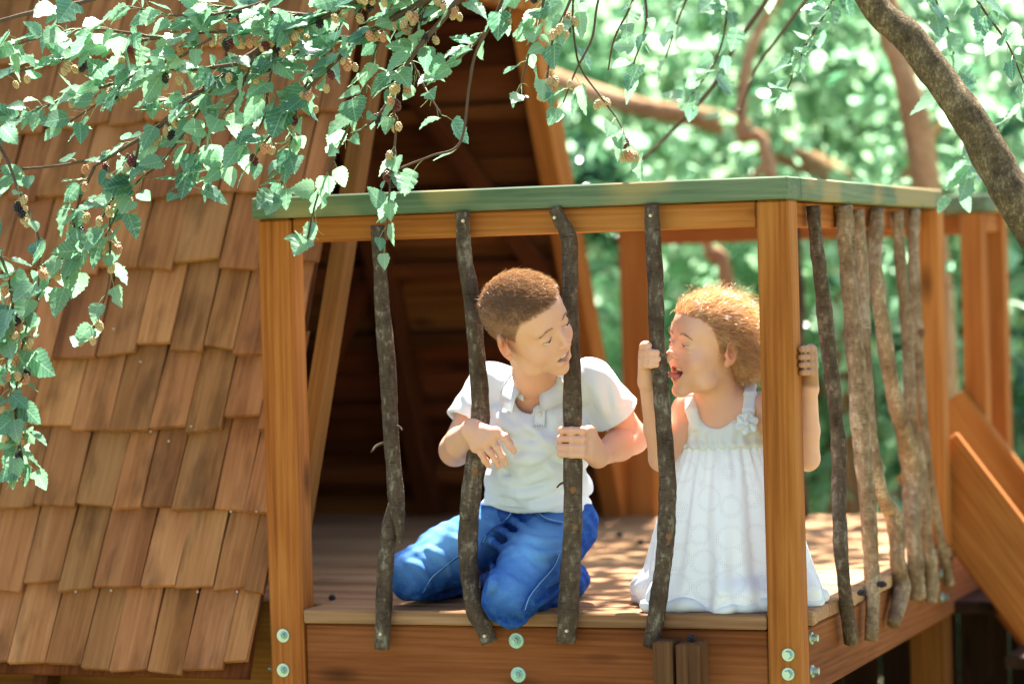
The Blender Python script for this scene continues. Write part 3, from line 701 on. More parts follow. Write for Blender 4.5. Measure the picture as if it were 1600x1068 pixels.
garden_tree('garden_tree', 'slender brown-trunked tree behind the stair railing', 'tree', w(1478, 900, 2.6), w(1378, -40, 2.5),
    [(w(1420, 30, 3.6), (.5, .45, .35)), (w(1560, 160, 3.9), (.45, .45, .4)), (w(1330, 130, 4.2), (.4, .4, .3)), (w(1600, 330, 4.0), (.4, .4, .3))], 2600, .08, M['leaf_bg'], 37, .05,
    limbs=[([w(1475, 700, 2.6), w(1462, 400, 2.55), w(1440, 215, 2.5), w(1405, 100, 2.5), w(1375, 20, 2.5)], .036, .024)])
garden_tree('garden_tree', 'dark leafy tree at the top right corner', 'tree', (.9, 4.4, -.76), w(1590, 60, 4.5), [(w(1590, 40, 4.4), (.4, .4, .45)), (w(1640, 250, 4.6), (.4, .4, .4))], 1600, .09, M['leaf_bg2'], 41, .06)
for i, (pp, lab) in enumerate((([w(1210, 320, 2.3), w(1160, 200, 2.3), w(1180, 60, 2.35), w(1260, -60, 2.4)], 'thin branching sapling left of the slender tree'), ([w(1330, 800, 2.7), w(1310, 500, 2.7), w(1380, 330, 2.7), w(1480, 180, 2.7)], 'thin crooked sapling seen through the side railing'), ([w(1140, 480, 2.4), w(1110, 400, 2.4), w(1115, 350, 2.4), w(1200, 250, 2.45)], 'thin dark sapling behind the head of the girl'))):
    t = thing('sapling', lab, 'sapling', (pp[0][0], pp[0][1], -.76), 'saplings behind the porch')
    limb_part('trunk', [(pp[0][0] + .03, pp[0][1], -.78)] + pp, .022, .009, t, M['bark_far'], 130 + i, 8)
    crown('crown', [(tuple(np.array(pp[-1]) + np.array((0, .3, .05))), (.25, .2, .2)), (tuple(np.array(pp[2]) + np.array((.1, .3, 0))), (.2, .2, .15))], 260, .07, t, M['leaf_bg'], 140 + i)
M['stem'] = M['bark_far']
def shrub(label, c, r, count, mat, seed, size=.075, name='shrub'):
    t = thing(name, label, 'shrub', (c[0], c[1], -.76), 'shrubs behind the porch')
    limb_part('stem', [(c[0], c[1], -.78), (c[0] + .05, c[1], (c[2] - .76) / 2), (c[0] - .03, c[1], c[2])], .03, .012, t, M['stem'], seed, 8)
    g = np.random.default_rng(seed)
    bl = [((c[0] + g.uniform(-.5, .5) * r[0], c[1] + g.uniform(-.5, .5) * r[1], c[2] + g.uniform(-.6, .6) * r[2]), (r[0] * .65, r[1] * .65, r[2] * .6)) for _ in range(4)]
    crown('crown', bl, count, size, t, mat, seed)
    return t
shrub('pale green shrub seen between the boy and the far post', w(935, 560, 2.9), (.5, .5, .7), 1500, M['leaf_pale'], 51)
shrub('bright green shrub seen behind the girl and the corner post', w(1100, 540, 3.0), (.6, .5, .75), 1800, M['leaf_pale'], 52)
shrub('leafy shrub seen between the side railing branches', w(1290, 560, 3.0), (.6, .5, .8), 1900, M['leaf_pale'], 53)
shrub('shrub behind the stair opening', w(1480, 640, 3.4), (.6, .5, .8), 1500, M['leaf_bg2'], 54)
shrub('dark shrub close behind the gable edge above the railing', w(885, 270, 2.7), (.16, .16, .22), 500, M['leaf_bg2'], 55, .06)
shrub('low shrub under the roof eave at the lower left', (-2.4, 3.4, -.45), (1.3, .5, .35), 2200, M['leaf_bg2'], 56)
shrub('low bushy shrub below the stairs', w(1560, 960, 2.8), (.4, .4, .3), 900, M['leaf_bg'], 57)
for i, (px, y, wd, lab, mt) in enumerate(((760, 8.5, 1.5, 'far tall hedge tree behind the gable', 'leaf_bg2'), (1000, 8.0, 1.1, 'far bright tree behind the far post', 'leaf_bg'), (1190, 8.8, 1.1, 'far deep green tree above the corner post', 'leaf_bg2'),
        (1380, 8.2, 1.1, 'far green tree above the side railing', 'leaf_bg'), (1580, 8.6, 1.3, 'far green tree at the right edge', 'leaf_bg2'))):
    c = at(px, 300, y=y)
    garden_tree('far_tree', lab, 'tree', (c[0], y, -.76), (c[0] + .1, y, 1.6), [((c[0] + .1, y, .2), (wd, .7, .9)), ((c[0] - .15, y + .2, 1.3), (wd * .95, .7, .8)), ((c[0] + .2, y, 2.3), (wd * .8, .7, .8))], 2500, .13, M[mt], 70 + i, .09, 'far trees')
for i, (x, y, lab) in enumerate(((-9.5, 14.0, 'leftmost tree of the distant wood'), (-6.0, 15.5, 'second tree from the left in the distant wood'), (-2.5, 15.0, 'middle tree of the distant wood'), (1.2, 14.5, 'second tree from the right in the distant wood'), (5.0, 15.0, 'rightmost tree of the distant wood'))):
    garden_tree('distant_tree', lab, 'tree', (x, y, -.76), (x, y, 3), [((x, y, 1.0), (2.4, 1.0, 1.8)), ((x + .4, y, 3.6), (2.1, 1, 1.6))], 1500, .26, M['leaf_bg2'], 90 + i, .14, 'distant trees')
# ================================================================== sculpting: smooth signed-distance fields turned into meshes
class Field:
    def __init__(s, lo, hi, h):
        s.lo = np.array(lo, np.float32); s.h = h; s.n = np.ceil((np.array(hi) - s.lo) / h).astype(int) + 1
        s.a = np.full(s.n, .5, np.float32)
    def grid(s, lo, hi):
        i0 = np.clip(np.floor((lo - s.lo) / s.h).astype(int), 0, s.n - 1); i1 = np.clip(np.ceil((hi - s.lo) / s.h).astype(int) + 1, 1, s.n)
        if (i1 <= i0).any(): return None
        ax = [(s.lo[j] + s.h * np.arange(i0[j], i1[j])).astype(np.float32) for j in range(3)]
        return tuple(slice(a, b) for a, b in zip(i0, i1)), ax[0][:, None, None], ax[1][None, :, None], ax[2][None, None, :]
    def put(s, lo, hi, fn, k, sub=False):
        m = k * 1.2 + 3 * s.h; q = s.grid(np.array(lo) - m, np.array(hi) + m)
        if q is None: return
        sl, X, Y, Z = q; d = fn(X, Y, Z); a = s.a[sl]
        if sub:
            d = -d; t = np.clip(.5 - .5 * (d - a) / k, 0, 1); s.a[sl] = d * (1 - t) + a * t + k * t * (1 - t)
        else:
            t = np.clip(.5 + .5 * (d - a) / k, 0, 1); s.a[sl] = d * (1 - t) + a * t - k * t * (1 - t)
    def cap(s, a, b, ra, rb=None, k=.01, sub=False):
        a = np.array(a, float); b = np.array(b, float); rb = ra if rb is None else rb; r = max(ra, rb); ba = b - a; bb = float(ba @ ba) + 1e-12
        def fn(X, Y, Z):
            x, y, z = X - np.float32(a[0]), Y - np.float32(a[1]), Z - np.float32(a[2])
            t = np.clip((x * np.float32(ba[0]) + y * np.float32(ba[1]) + z * np.float32(ba[2])) / np.float32(bb), 0, 1)
            return np.sqrt((x - t * np.float32(ba[0])) ** 2 + (y - t * np.float32(ba[1])) ** 2 + (z - t * np.float32(ba[2])) ** 2) - (np.float32(ra) + np.float32(rb - ra) * t)
        s.put(np.minimum(a, b) - r, np.maximum(a, b) + r, fn, k, sub)
    def chain(s, P, R, k=.01):
        for i in range(len(P) - 1): s.cap(P[i], P[i + 1], R[i], R[i + 1], k)
    def ell(s, c, r, Rm=None, k=.01, sub=False):
        c = np.array(c, float); r = np.array(r, float); Rm = np.eye(3) if Rm is None else Rm; R = r.max()
        def fn(X, Y, Z):
            x, y, z = X - np.float32(c[0]), Y - np.float32(c[1]), Z - np.float32(c[2]); q = [x * np.float32(Rm[0, j]) + y * np.float32(Rm[1, j]) + z * np.float32(Rm[2, j]) for j in range(3)]
            k0 = np.sqrt(sum((q[j] / np.float32(r[j])) ** 2 for j in range(3))); k1 = np.sqrt(sum((q[j] / np.float32(r[j] ** 2)) ** 2 for j in range(3))) + np.float32(1e-6)
            return k0 * (k0 - 1) / k1
        s.put(c - R, c + R, fn, k, sub)
    def plane_cut(s, p, n, k=.003):
        """remove everything on the side the normal points to"""
        p = np.array(p, np.float32); n = np.array(n, np.float32); n = n / np.linalg.norm(n)
        sl, X, Y, Z = s.grid(s.lo, s.lo + s.h * s.n); d = (X - p[0]) * n[0] + (Y - p[1]) * n[1] + (Z - p[2]) * n[2]
        t = np.clip(.5 - .5 * (d - s.a) / k, 0, 1); s.a = d * (1 - t) + s.a * t + k * t * (1 - t)
    def warp(s, fn):
        sl, X, Y, Z = s.grid(s.lo, s.lo + s.h * s.n); near = np.abs(s.a) < .03
        I = np.nonzero(near); s.a[near] += fn(s.lo[0] + s.h * I[0], s.lo[1] + s.h * I[1], s.lo[2] + s.h * I[2]).astype(np.float32)
    def hit(s, px, py):
        """first point of the surface along the sight line of a photo pixel"""
        d = CAM_R @ np.array([(px - 800) / CAM_F, 1, (534 - py) / CAM_F]); d /= np.linalg.norm(d); t = np.arange(4.4, 5.9, .0008); P = CAM_LOC + t[:, None] * d
        I = np.round((P - s.lo) / s.h).astype(int); ok = ((I >= 0) & (I < s.n)).all(1); v = np.full(len(t), 1.0); v[ok] = s.a[tuple(I[ok].T)]
        j = np.nonzero(v < 0)[0]; return P[j[0]] if len(j) else None
    def ridge(s, pix, r=.006, k=.012, sink=.0035):
        """a cloth crease standing up along the pixels"""
        P = [s.hit(*q) for q in pix]; P = [p for p in P if p is not None]
        if len(P) < 2: return
        vd = CAM_R[:, 1]; C = catmull(P, 4) + vd * sink; n = len(C); R = r * (.35 + .65 * np.sin(np.linspace(.15, math.pi - .15, n)))
        s.chain(list(C), R, k)
    def mesh(s, smooth=1):
        a = s.a; a[0], a[-1] = .5, .5; a[:, 0], a[:, -1] = .5, .5; a[:, :, 0], a[:, :, -1] = .5, .5
        ins = a < 0; nx, ny_, nz = a.shape; c = np.zeros((nx - 1, ny_ - 1, nz - 1), np.int8)
        for i in (0, 1):
            for j in (0, 1):
                for l in (0, 1): c += ins[i:nx - 1 + i, j:ny_ - 1 + j, l:nz - 1 + l]
        act = (c > 0) & (c < 8); I = np.stack(np.nonzero(act), 1); idx = np.full(c.shape, -1, np.int32); idx[act] = np.arange(len(I))
        acc = np.zeros((len(I), 3)); cnt = np.zeros(len(I))
        for ax in range(3):
            o = [x for x in range(3) if x != ax]
            for u in (0, 1):
                for v in (0, 1):
                    d0 = np.zeros(3, int); d0[o[0]] = u; d0[o[1]] = v; d1 = d0.copy(); d1[ax] = 1
                    A = a[tuple((I + d0).T)]; B = a[tuple((I + d1).T)]; m = (A < 0) != (B < 0)
                    t = np.where(m, A / np.where(m, A - B, 1), 0); p = d0 + 0.0; P = np.tile(p, (len(I), 1)); P[:, ax] = t
                    acc[m] += P[m]; cnt[m] += 1
        V = s.lo + s.h * (I + acc / cnt[:, None]); Fs = []
        for ax in range(3):
            o = [(ax + 1) % 3, (ax + 2) % 3]; sl0 = [slice(1, -1)] * 3; sl0[ax] = slice(0, -1); sl1 = [slice(1, -1)] * 3; sl1[ax] = slice(1, None)
            A = ins[tuple(sl0)]; B = ins[tuple(sl1)]; df = A != B; J = np.stack(np.nonzero(df), 1); fl = A[df]
            J = J + 1; J[:, ax] -= 1
            e0 = np.zeros(3, int); e0[o[0]] = 1; e1 = np.zeros(3, int); e1[o[1]] = 1
            q = np.stack([idx[tuple((J - x).T)] for x in (np.zeros(3, int), e0, e0 + e1, e1)], 1)
            q[~fl] = q[~fl][:, ::-1]; Fs.append(q)
        F = np.concatenate(Fs); F = F[(F >= 0).all(1)]
        for _ in range(smooth):
            S = np.zeros_like(V); n = np.zeros(len(V))
            for k in range(4):
                np.add.at(S, F[:, k], V[F[:, (k + 1) % 4]] + V[F[:, (k + 3) % 4]]); np.add.at(n, F[:, k], 2)
            V = V * .45 + .55 * S / n[:, None]
        return V, F
def vnormals(V, F):
    N = np.zeros_like(V); fn = np.cross(V[F[:, 2]] - V[F[:, 0]], V[F[:, 3]] - V[F[:, 1]])
    for k in range(4): np.add.at(N, F[:, k], fn)
    return N / (np.linalg.norm(N, axis=1)[:, None] + 1e-12)
def axis_rot(ax, a):
    return np.array(Matrix.Rotation(a, 3, ax))
def blend(c, c2, w): w = np.clip(w, 0, 1)[:, None]; return c * (1 - w) + np.array(c2) * w

SKIN = np.array((.67, .385, .260)); LIP = (.50, .15, .12)
def skin_mat():
    k = NT('skin'); a = k.n('Attribute'); a.attribute_name = 'Col'
    n = k.noise(k.co(), 55, 3, .55); n2 = k.noise(k.co(), 900, 2, .6)
    c = k.mix(k.math('MULTIPLY', n, .30), a.outputs['Color'], (.62, .22, .14)); k.bump(n2, .22, .0010)
    k.b.inputs['Subsurface Weight'].default_value = .25; k.b.inputs['Subsurface Radius'].default_value = (.012, .0045, .0022); k.b.inputs['Subsurface Scale'].default_value = 1.0
    return k.fin(c, .5, .25)
M['skin'] = skin_mat()
def hair_mat(name, c0, c1):
    k = NT(name); a = k.n('Attribute'); a.attribute_name = 'Col'; sp = k.n('SeparateColor'); k.l(a.outputs['Color'], sp.inputs[0])
    c = k.mix(sp.outputs[0], c0, c1); k.fin(c, .28, .9)
    tr = k.n('BsdfTranslucent'); k.l(k.hsv(c, .5, 1.1, 1.7), tr.inputs['Color']); mx = k.n('MixShader'); mx.inputs[0].default_value = .4
    k.l(k.b.outputs[0], mx.inputs[1]); k.l(tr.outputs[0], mx.inputs[2]); k.l(mx.outputs[0], k.out.inputs[0]); return k.m
M['hair_boy'] = hair_mat('brown_hair', (.085, .043, .020), (.40, .23, .115)); M['brow'] = plain('brow_hair', (.27, .15, .085), .6, .3)
M['hair_girl'] = hair_mat('golden_hair', (.33, .17, .075), (.74, .48, .26))
M['eye_white'] = plain('eye_white', (.75, .72, .68), .2, .5); M['iris'] = plain('iris', (.05, .035, .02), .15, .6)
M['lash'] = plain('lash', (.03, .016, .01), .6, .3); M['teeth'] = plain('teeth', (.80, .76, .66), .25, .5)
M['tongue'] = plain('tongue', (.52, .14, .12), .35, .5, 0, (300, .15, .001))
M['mouth_dark'] = plain('mouth_inside', (.10, .018, .016), .5, .3)

class Head:
    """a child's head; local axes x = right, y = forward, z = up, in centimetres times s"""
    def __init__(h, O, Rh, s): h.O = np.array(O); h.R = Rh; h.s = s * .01
    def w(h, p): return h.O + h.R @ (np.array(p, float) * h.s)
    def loc(h, V): return ((V - h.O) @ h.R) / h.s
    def ell(h, F, c, r, Rl=None, k=1.0, sub=False): F.ell(h.w(c), np.array(r) * h.s, h.R if Rl is None else h.R @ Rl, k * h.s, sub)
    def cap(h, F, a, b, ra, rb=None, k=1.0, sub=False): F.cap(h.w(a), h.w(b), ra * h.s, None if rb is None else rb * h.s, k * h.s, sub)
    def sculpt(h, F, opened=.42, smile=.35, jaw=0.0, squint=.0, mw=1.0, ey=0.0, cr=.14, cy=6.7, ly=0.0):
        e, c = lambda *a, **k: h.ell(F, *a, **k), lambda *a, **k: h.cap(F, *a, **k)
        e((0, -.9, 3.1), (7.2, 8.6, 7.6)); e((0, 2.9, 3.4), (6.2, 5.4, 5.4), k=2); e((0, 2.8, -2.6), (5.9, 5.6, 5.8), k=2)
        e((0, 2.3, -6.0 - jaw * .6), (4.8, 5.4, 4.0), k=2); e((0, 6.3, -9.0 - jaw), (1.9, 1.7, 1.5), k=1.8)
        for x in (-1, 1):
            e((x * 3.7, 5.3, -3.7), (2.3, 2.1, 2.4), k=1.6); e((x * 4.6, 2.6, -7.0 - jaw * .5), (1.3, 2.4, 1.7), k=2)
        e((0, 6.0 + ly * 1.2, -6.1 - jaw * .4), (3.0, 2.1, 2.5), k=1.4)
        c((-3.4, 6.9, 2.0), (3.4, 6.9, 2.0), 1.0, k=1.2)
        for x in (-1, 1):
            e((x * 3.05, 9.3, -.1), (1.9, 1.5, 1.25), k=1.1, sub=True)
            e((x * 3.05, 6.75, -.1), (1.55, 1.32, 1.25), k=.35)
            c((x * 1.6, 7.6, 1.9), (x * 4.4, 6.5, 1.75), .55, .4, k=.8)
            if squint: e((x * 3.2, 6.9, -1.5), (1.6, 1.0, .5), k=.5)
        c((0, 7.6, 1.0), (0, 9.55, -2.5), .62, .82, k=1.0); e((0, 9.65, -2.75), (.92, .85, .82), k=.5)
        for x in (-1, 1):
            e((x * .98, 8.75, -3.1), (.62, .78, .6), k=.4); e((x * .48, 9.4, -3.62), (.26, .42, .24), k=.15, sub=True)
        m = -6.3; ul, ll = opened, opened + jaw * .62
        q7 = cy + .3
        L = [(-2.25, q7, m + smile), (-1.1, 8.0, m + ul * .9 + .12), (-.35, 8.35, m + ul + .26), (0, 8.3, m + ul + .14), (.35, 8.35, m + ul + .26), (1.1, 8.0, m + ul * .9 + .12), (2.25, q7, m + smile)]
        L = [(p[0] * mw, p[1] - (mw - 1) * 1.2 * (abs(p[0]) > 2) + ly, p[2]) for p in L]
        for i in range(6): c(L[i], L[i + 1], (.16, .36, .42, .38, .42, .36)[i], (.36, .42, .38, .42, .36, .16)[i], k=.35)
        L = [(-2.2, q7, m + smile - .1 - cr), (-1.2, 7.8, m - ll * .9 - .15), (0, 8.15, m - ll - .3), (1.2, 7.8, m - ll * .9 - .15), (2.2, q7, m + smile - .1 - cr)]
        L = [(p[0] * mw, p[1] - (mw - 1) * 1.2 * (abs(p[0]) > 2) + ly, p[2]) for p in L]
        for i in range(4): c(L[i], L[i + 1], (.16, .42, .52, .42)[i], (.42, .52, .42, .16)[i], k=.4)
        e((0, 7.6, m + smile * .2 - (ll - ul) * .5), (1.35 * mw, 2.2, (ul + ll) * .47), k=.2, sub=True)
        for x in (-1, 1):
            c((x * 1.95 * mw, cy, m + smile * .8), (x * .95 * mw, 7.7, m + smile * .3 - (ll - ul) * .35), cr, (ul + ll) * .36, k=.15, sub=True)
            c((x * .95 * mw, 7.7, m + smile * .3 - (ll - ul) * .35), (0, 8.2, m - (ll - ul) * .5), (ul + ll) * .36, (ul + ll) * .44, k=.15, sub=True)
        for x in (-1, 1):
            Re = axis_rot('Z', x * -.45) @ axis_rot('X', -.18)
            e((x * 7.5, ey + -1.3, -.5), (.75, 2.0, 3.0), Re, k=.5); e((x * 7.3, ey + -.5, -3.2), (.6, .9, 1.0), Re, k=.5)
            e((x * 8.3, ey + -.8, -.3), (.95, 1.2, 1.9), Re, k=.15, sub=True); e((x * 7.7, ey + .15, -1.3), (.45, .5, .8), k=.3); e((x * 8.0, ey + -1.2, .2), (.3, .35, 1.3), Re, k=.3)
    def tint(h, V, skin=SKIN, opened=.42, jaw=0.0, hairline=None, scalp=None):
        q = h.loc(V); x, y, z = q.T; c = np.tile(skin, (len(V), 1)); g = lambda cx, cy, cz, r: np.exp(-(((np.abs(x) - cx) / r[0]) ** 2 + ((y - cy) / r[1]) ** 2 + ((z - cz) / r[2]) ** 2))
        c = blend(c, (.66, .25, .17),   .32 * g(4.2, 6.0, -3.6, (2.2, 3, 1.8))); c = blend(c, (.66, .26, .18), .2 * g(0, 9.8, -2.8, (1.1, 1.2, 1.0)))
        c = blend(c, (.68, .22, .13), .75 * g(7.9, -.6, -1, (1.3, 2.6, 3.4)))
        m = -6.3; up = g(0, 8.3, m + opened + .15, (1.9, 1.0, .42)); lo = g(0, 8.0, m - opened - jaw * .6 - .2, (1.7, 1.0, .5))
        c = blend(c, LIP, np.clip(2.2 * np.maximum(up, lo) - .9, 0, .8))
        inm = (y > 2.5) & (y < 6.9 - .12 * x * x) & (np.abs(x) < 2.7) & (np.abs(z - (m + .15 - jaw * .3)) < opened + jaw * .35 + .1)
        c = blend(c, (.16, .03, .025), inm * .9)
        c = blend(c, (.42, .17, .12), .5 * g(3.1, 8.0, -.75, (1.5, .8, .22)))
        if hairline is not None: c = blend(c, scalp, np.clip((z - hairline(x, y)) / .9, 0, 1) * (y < 8.6) * .92)
        return c
    def arc(h, F_pts, r, seg=6):
        return tube(np.array([h.w(p) for p in catmull(F_pts, 5)]), np.interp(np.linspace(0, 1, 5 * (len(F_pts) - 1) + 1), np.linspace(0, 1, len(r)), np.array(r) * h.s), seg, 0, 1)
def ribbons(P, width, g):
    """P (n, k, 3) strand points -> thin tapered strips"""
    n, k, _ = P.shape; T = P[:, -1] - P[:, 0]; T /= np.linalg.norm(T, axis=1)[:, None] + 1e-9
    A = g.normal(size=(n, 3)); S = np.cross(T, A); S /= np.linalg.norm(S, axis=1)[:, None] + 1e-9
    tap = np.linspace(1, .25, k); W = np.asarray(width).reshape(-1, 1, 1) * tap[None, :, None] * .5
    V = np.stack([P - S[:, None] * W, P + S[:, None] * W], 2).reshape(-1, 3)
    b = (np.arange(n)[:, None] * k + np.arange(k - 1)[None]).reshape(-1, 1) * 2
    F = b + np.array([[0, 1, 3, 2]])
    return V, F, np.repeat(g.uniform(0, 1, n), 2 * k)[:, None] * np.ones(3)
def limb(F, P, R, k=.008): F.chain([np.array(p, float) for p in P], R, k)
def palm(F, wrist, kn, rw, rk, k=.008):
    for p in kn: F.cap(wrist, p, rw, rk, k)
    for i in range(len(kn) - 1):
        F.cap(kn[i], kn[i + 1], rk * .95, None, k); F.cap((np.array(wrist) + kn[i]) / 2, (np.array(wrist) + kn[i + 1]) / 2, rk * 1.02, None, k)
def finger(F, P, r=.0062, k=.0022):
    P = [np.array(p, float) for p in P]; n = len(P)
    F.chain(P, np.linspace(r, r * .80, n), k)
    for p in P[1:-1]: F.ell(p, (r * 1.02,) * 3, None, k)
def nail_part(parent, p, d, n, s=.0042):
    """finger nail: small domed plate at p, along d, facing n"""
    bm = bmesh.new(); bmesh.ops.create_uvsphere(bm, u_segments=10, v_segments=6, radius=1)
    for v in bm.verts: v.co = Vector((v.co.x * s * 1.15, v.co.y * s * .85, v.co.z * s * .28))
    me = bpy.data.meshes.new('nail'); bm.to_mesh(me); bm.free()
    for f in me.polygons: f.use_smooth = True
    link('nail', me, parent, M['fingernail'], Matrix.Translation(Vector(p)) @ frame_from(d, n).to_4x4())
M['fingernail'] = plain('fingernail', (.68, .42, .33), .3, .5)
def cloth_mat(name, c, scale=700, rough=.85, vcol=False, strength=.25, transl=0.0):
    k = NT(name); v = k.co(); n = k.noise(v, scale, 2, .6); big = k.noise(v, 18, 3, .5)
    base = c
    if vcol: a = k.n('Attribute'); a.attribute_name = 'Col'; base = a.outputs['Color']
    cc = k.mix(k.math('MULTIPLY', n, .3), base, tuple(x * .78 for x in c) if not vcol else (.02, .06, .2))
    k.bump(k.math('ADD', n, big), strength, .0012); k.b.inputs['Sheen Weight'].default_value = .15
    k.fin(cc, rough, .06)
    if transl:
        tr = k.n('BsdfTranslucent'); tr.inputs['Color'].default_value = (*c, 1); mx = k.n('MixShader'); mx.inputs[0].default_value = transl
        k.l(k.b.outputs[0], mx.inputs[1]); k.l(tr.outputs[0], mx.inputs[2]); k.l(mx.outputs[0], k.out.inputs[0])
    return k.m
M['shirt'] = cloth_mat('white_pique', (.74, .80, .86), 900, .9, transl=.12)
M['button'] = plain('shell_button', (.62, .62, .56), .25, .6)
def fold(X, Y, Z, d, wl, ph, b=(0, 0, 0), ba=0.0):
    """ridge-like cloth folds running across direction d"""
    t = (X * d[0] + Y * d[1] + Z * d[2]) / wl * 6.283 + ph + ba * np.sin((X * b[0] + Y * b[1] + Z * b[2]) * 6.283)
    return np.abs(np.sin(t * .5)) ** 1.6 - .45
# ================================================================== the boy
boy = thing('person', 'child in white polo shirt and blue jeans kneeling, arms through the railing', 'person', (-.56, .2, 0))
HB = Head((-.445, -.09, .508), _rot(-1.88, -.225, .579), .855)
hlb = lambda x, y: np.interp(y, [-9.5, -6, -4, -2.2, -.3, 1.2, 2.2, 3.4, 4.6, 6, 7.5], [-6.5, -6.2, -4.0, .4, 1.8, .2, -.2, 2.6, 4.6, 5.5, 6.1])
A = lambda px, py, y: at(px, py, y=y)
shR, elR, wrR = A(766, 600, .115), A(711, 703, .055), A(738, 672, -.066)
shL, elL, wrL = A(924, 594, .07), A(988, 684, .135), A(934, 712, .020)
neck0 = A(842, 606, .085)
B = Field((-.74, -.175, .20), (-.24, .26, .64), .0019)
HB.sculpt(B, .60, 1.8, .55, 0, 1.4, .9, .40, 6.0)
B.cap(HB.w((0, -1.2, -4.5)), HB.w((0, -1.2, -4.5)) * .3 + neck0 * .7, .038, .036, .02); B.cap(HB.w((0, -1.2, -4.5)) * .3 + neck0 * .7, neck0, .036, .040, .02); B.ell(neck0 + np.array((.0, .015, -.045)), (.08, .045, .055), None, .03)
limb(B, [shR, (shR + elR) / 2 + np.array((0, .004, 0)), elR], [.033, .031, .027]); limb(B, [elR, (elR * .6 + wrR * .4) + np.array((-.002, 0, 0)), wrR], [.0285, .0275, .0185])
limb(B, [shL, (shL + elL) / 2, elL], [.033, .031, .027]); limb(B, [elL, elL * .6 + wrL * .4, wrL], [.029, .0275, .0185])
# right hand hangs relaxed in front of the branch
yk = -.082
kn = [A(775, 676, yk - .002), A(766, 686, yk), A(755, 693, yk + .002), A(744, 698, yk + .008)]
palm(B, wrR, kn, .0165, .0095, .008)
tips = [[A(789, 685, yk - .004), A(797, 696, yk), A(803, 705, yk + .006)], [A(777, 699, yk - .004), A(785, 713, yk), A(790, 725, yk + .008)], [A(766, 706, yk - .003), A(774, 718, yk + .002), A(779, 728, yk + .009)], [A(753, 709, yk + .003), A(758, 719, yk + .007), A(763, 727, yk + .012)]]
for a0, t in zip(kn, tips): finger(B, [a0] + t, .0066)
finger(B, [A(752, 668, yk + .018), A(775, 673, yk + .028), A(790, 683, yk + .026), A(798, 693, yk + .022)], .0072, .004)
# left hand closes round the branch
gc = lambda py: at(895, py, y=-.016)
gp = lambda py, ang, rad: np.array([gc(py)[0] + rad * math.cos(ang), -.016 + rad * math.sin(ang), gc(py)[2]])
knL = []; gtips = []
for py, a1, sh in ((671, -2.35, 0), (684, -2.9, .001), (697, -2.95, 0), (708, -2.7, -.001)):
    rb = .0158; k0 = gp(py + 3, .35, rb + .0135); knL.append(k0)
    P = [k0] + [gp(py + dz, a, rb + rr) for a, rr, dz in ((-.55, .0095, 1), (-1.35, .0062, 0), (a1 * .55 - 1.0, .0058, 0), (a1, .0056, 1))]
    finger(B, P, .0073, .0016); gtips.append(P)
palm(B, wrL, knL, .017, .0105, .008)
finger(B, [wrL + np.array((-.004, .004, .01)), gp(692, 1.1, .026), gp(680, 2.0, .024), gp(676, 2.7, .022)], .0075, .004)
V, Fq = B.mesh(2); del B
colr = HB.tint(V, SKIN, .60, .55, hlb, (.17, .088, .045))
body = link('body', np_mesh('body', V, Fq, True, colr), boy, M['skin'])
for i, t in enumerate(tips):
    d = t[-1] - t[-2]; d /= np.linalg.norm(d); nail_part(body, t[-1] + d * .0005 + np.array((0, -.0044, .0016)), d, (0.1, -1, .35), .0042)
# hair: short, combed forward on top, cropped at the sides
def boy_hair():
    g = np.random.default_rng(5); N = vnormals(V, Fq); q = HB.loc(V); x, y, z = q.T; m = (z > hlb(x, y) + .1) & (y < 8.3) & (np.linalg.norm(q - np.array([0, -.5, 3]), axis=1) < 11) & ~((np.abs(x) > 7.35) & (z < 2.2) & (y > -3.2))
    idx = np.nonzero(m)[0]; pick = g.choice(idx, 27000); n = len(pick); P0 = V[pick] + g.normal(size=(n, 3)) * .0008; Nn = N[pick]; q = q[pick]; x, y, z = q.T
    top = np.clip((z - 4.6) / 3.0, 0, 1)[:, None]; edge = np.clip((z - hlb(x, y)) / 2.5, .25, 1)[:, None]
    fw = HB.R[:, 1]; up = HB.R[:, 2]; rt = HB.R[:, 0]
    whirl = np.stack([-(y + 3.5), x, 0 * x], 1) @ HB.R.T * .03
    D = Nn * (.22 + .38 * top) + fw * (.9 * top + .12) + (-up) * (.75 * (1 - top)) + (-fw) * (.45 * (1 - top)) + rt * .15 * np.sign(x)[:, None] * top + whirl * top + g.normal(size=(n, 3)) * .20
    D /= np.linalg.norm(D, axis=1)[:, None]
    Ls = (.0030 + .0105 * top[:, 0]) * edge[:, 0] ** .5 * g.uniform(.7, 1.25, n)
    D2 = D - Nn * .42 + fw * .15 * top; D2 /= np.linalg.norm(D2, axis=1)[:, None]
    P1 = P0 + D * (Ls * .5)[:, None]; P2 = P1 + D2 * (Ls * .5)[:, None]
    return ribbons(np.stack([P0 - Nn * .001, P1, P2], 1), g.uniform(.00035, .0007, n), g)
hv, hf, hc = boy_hair(); link('hair', np_mesh('hair', hv, hf, True, hc), boy, M['hair_boy'])
k_ = NT('eye'); a_ = k_.n('Attribute'); a_.attribute_name = 'Col'; M['eye'] = k_.fin(a_.outputs['Color'], .12, .5)
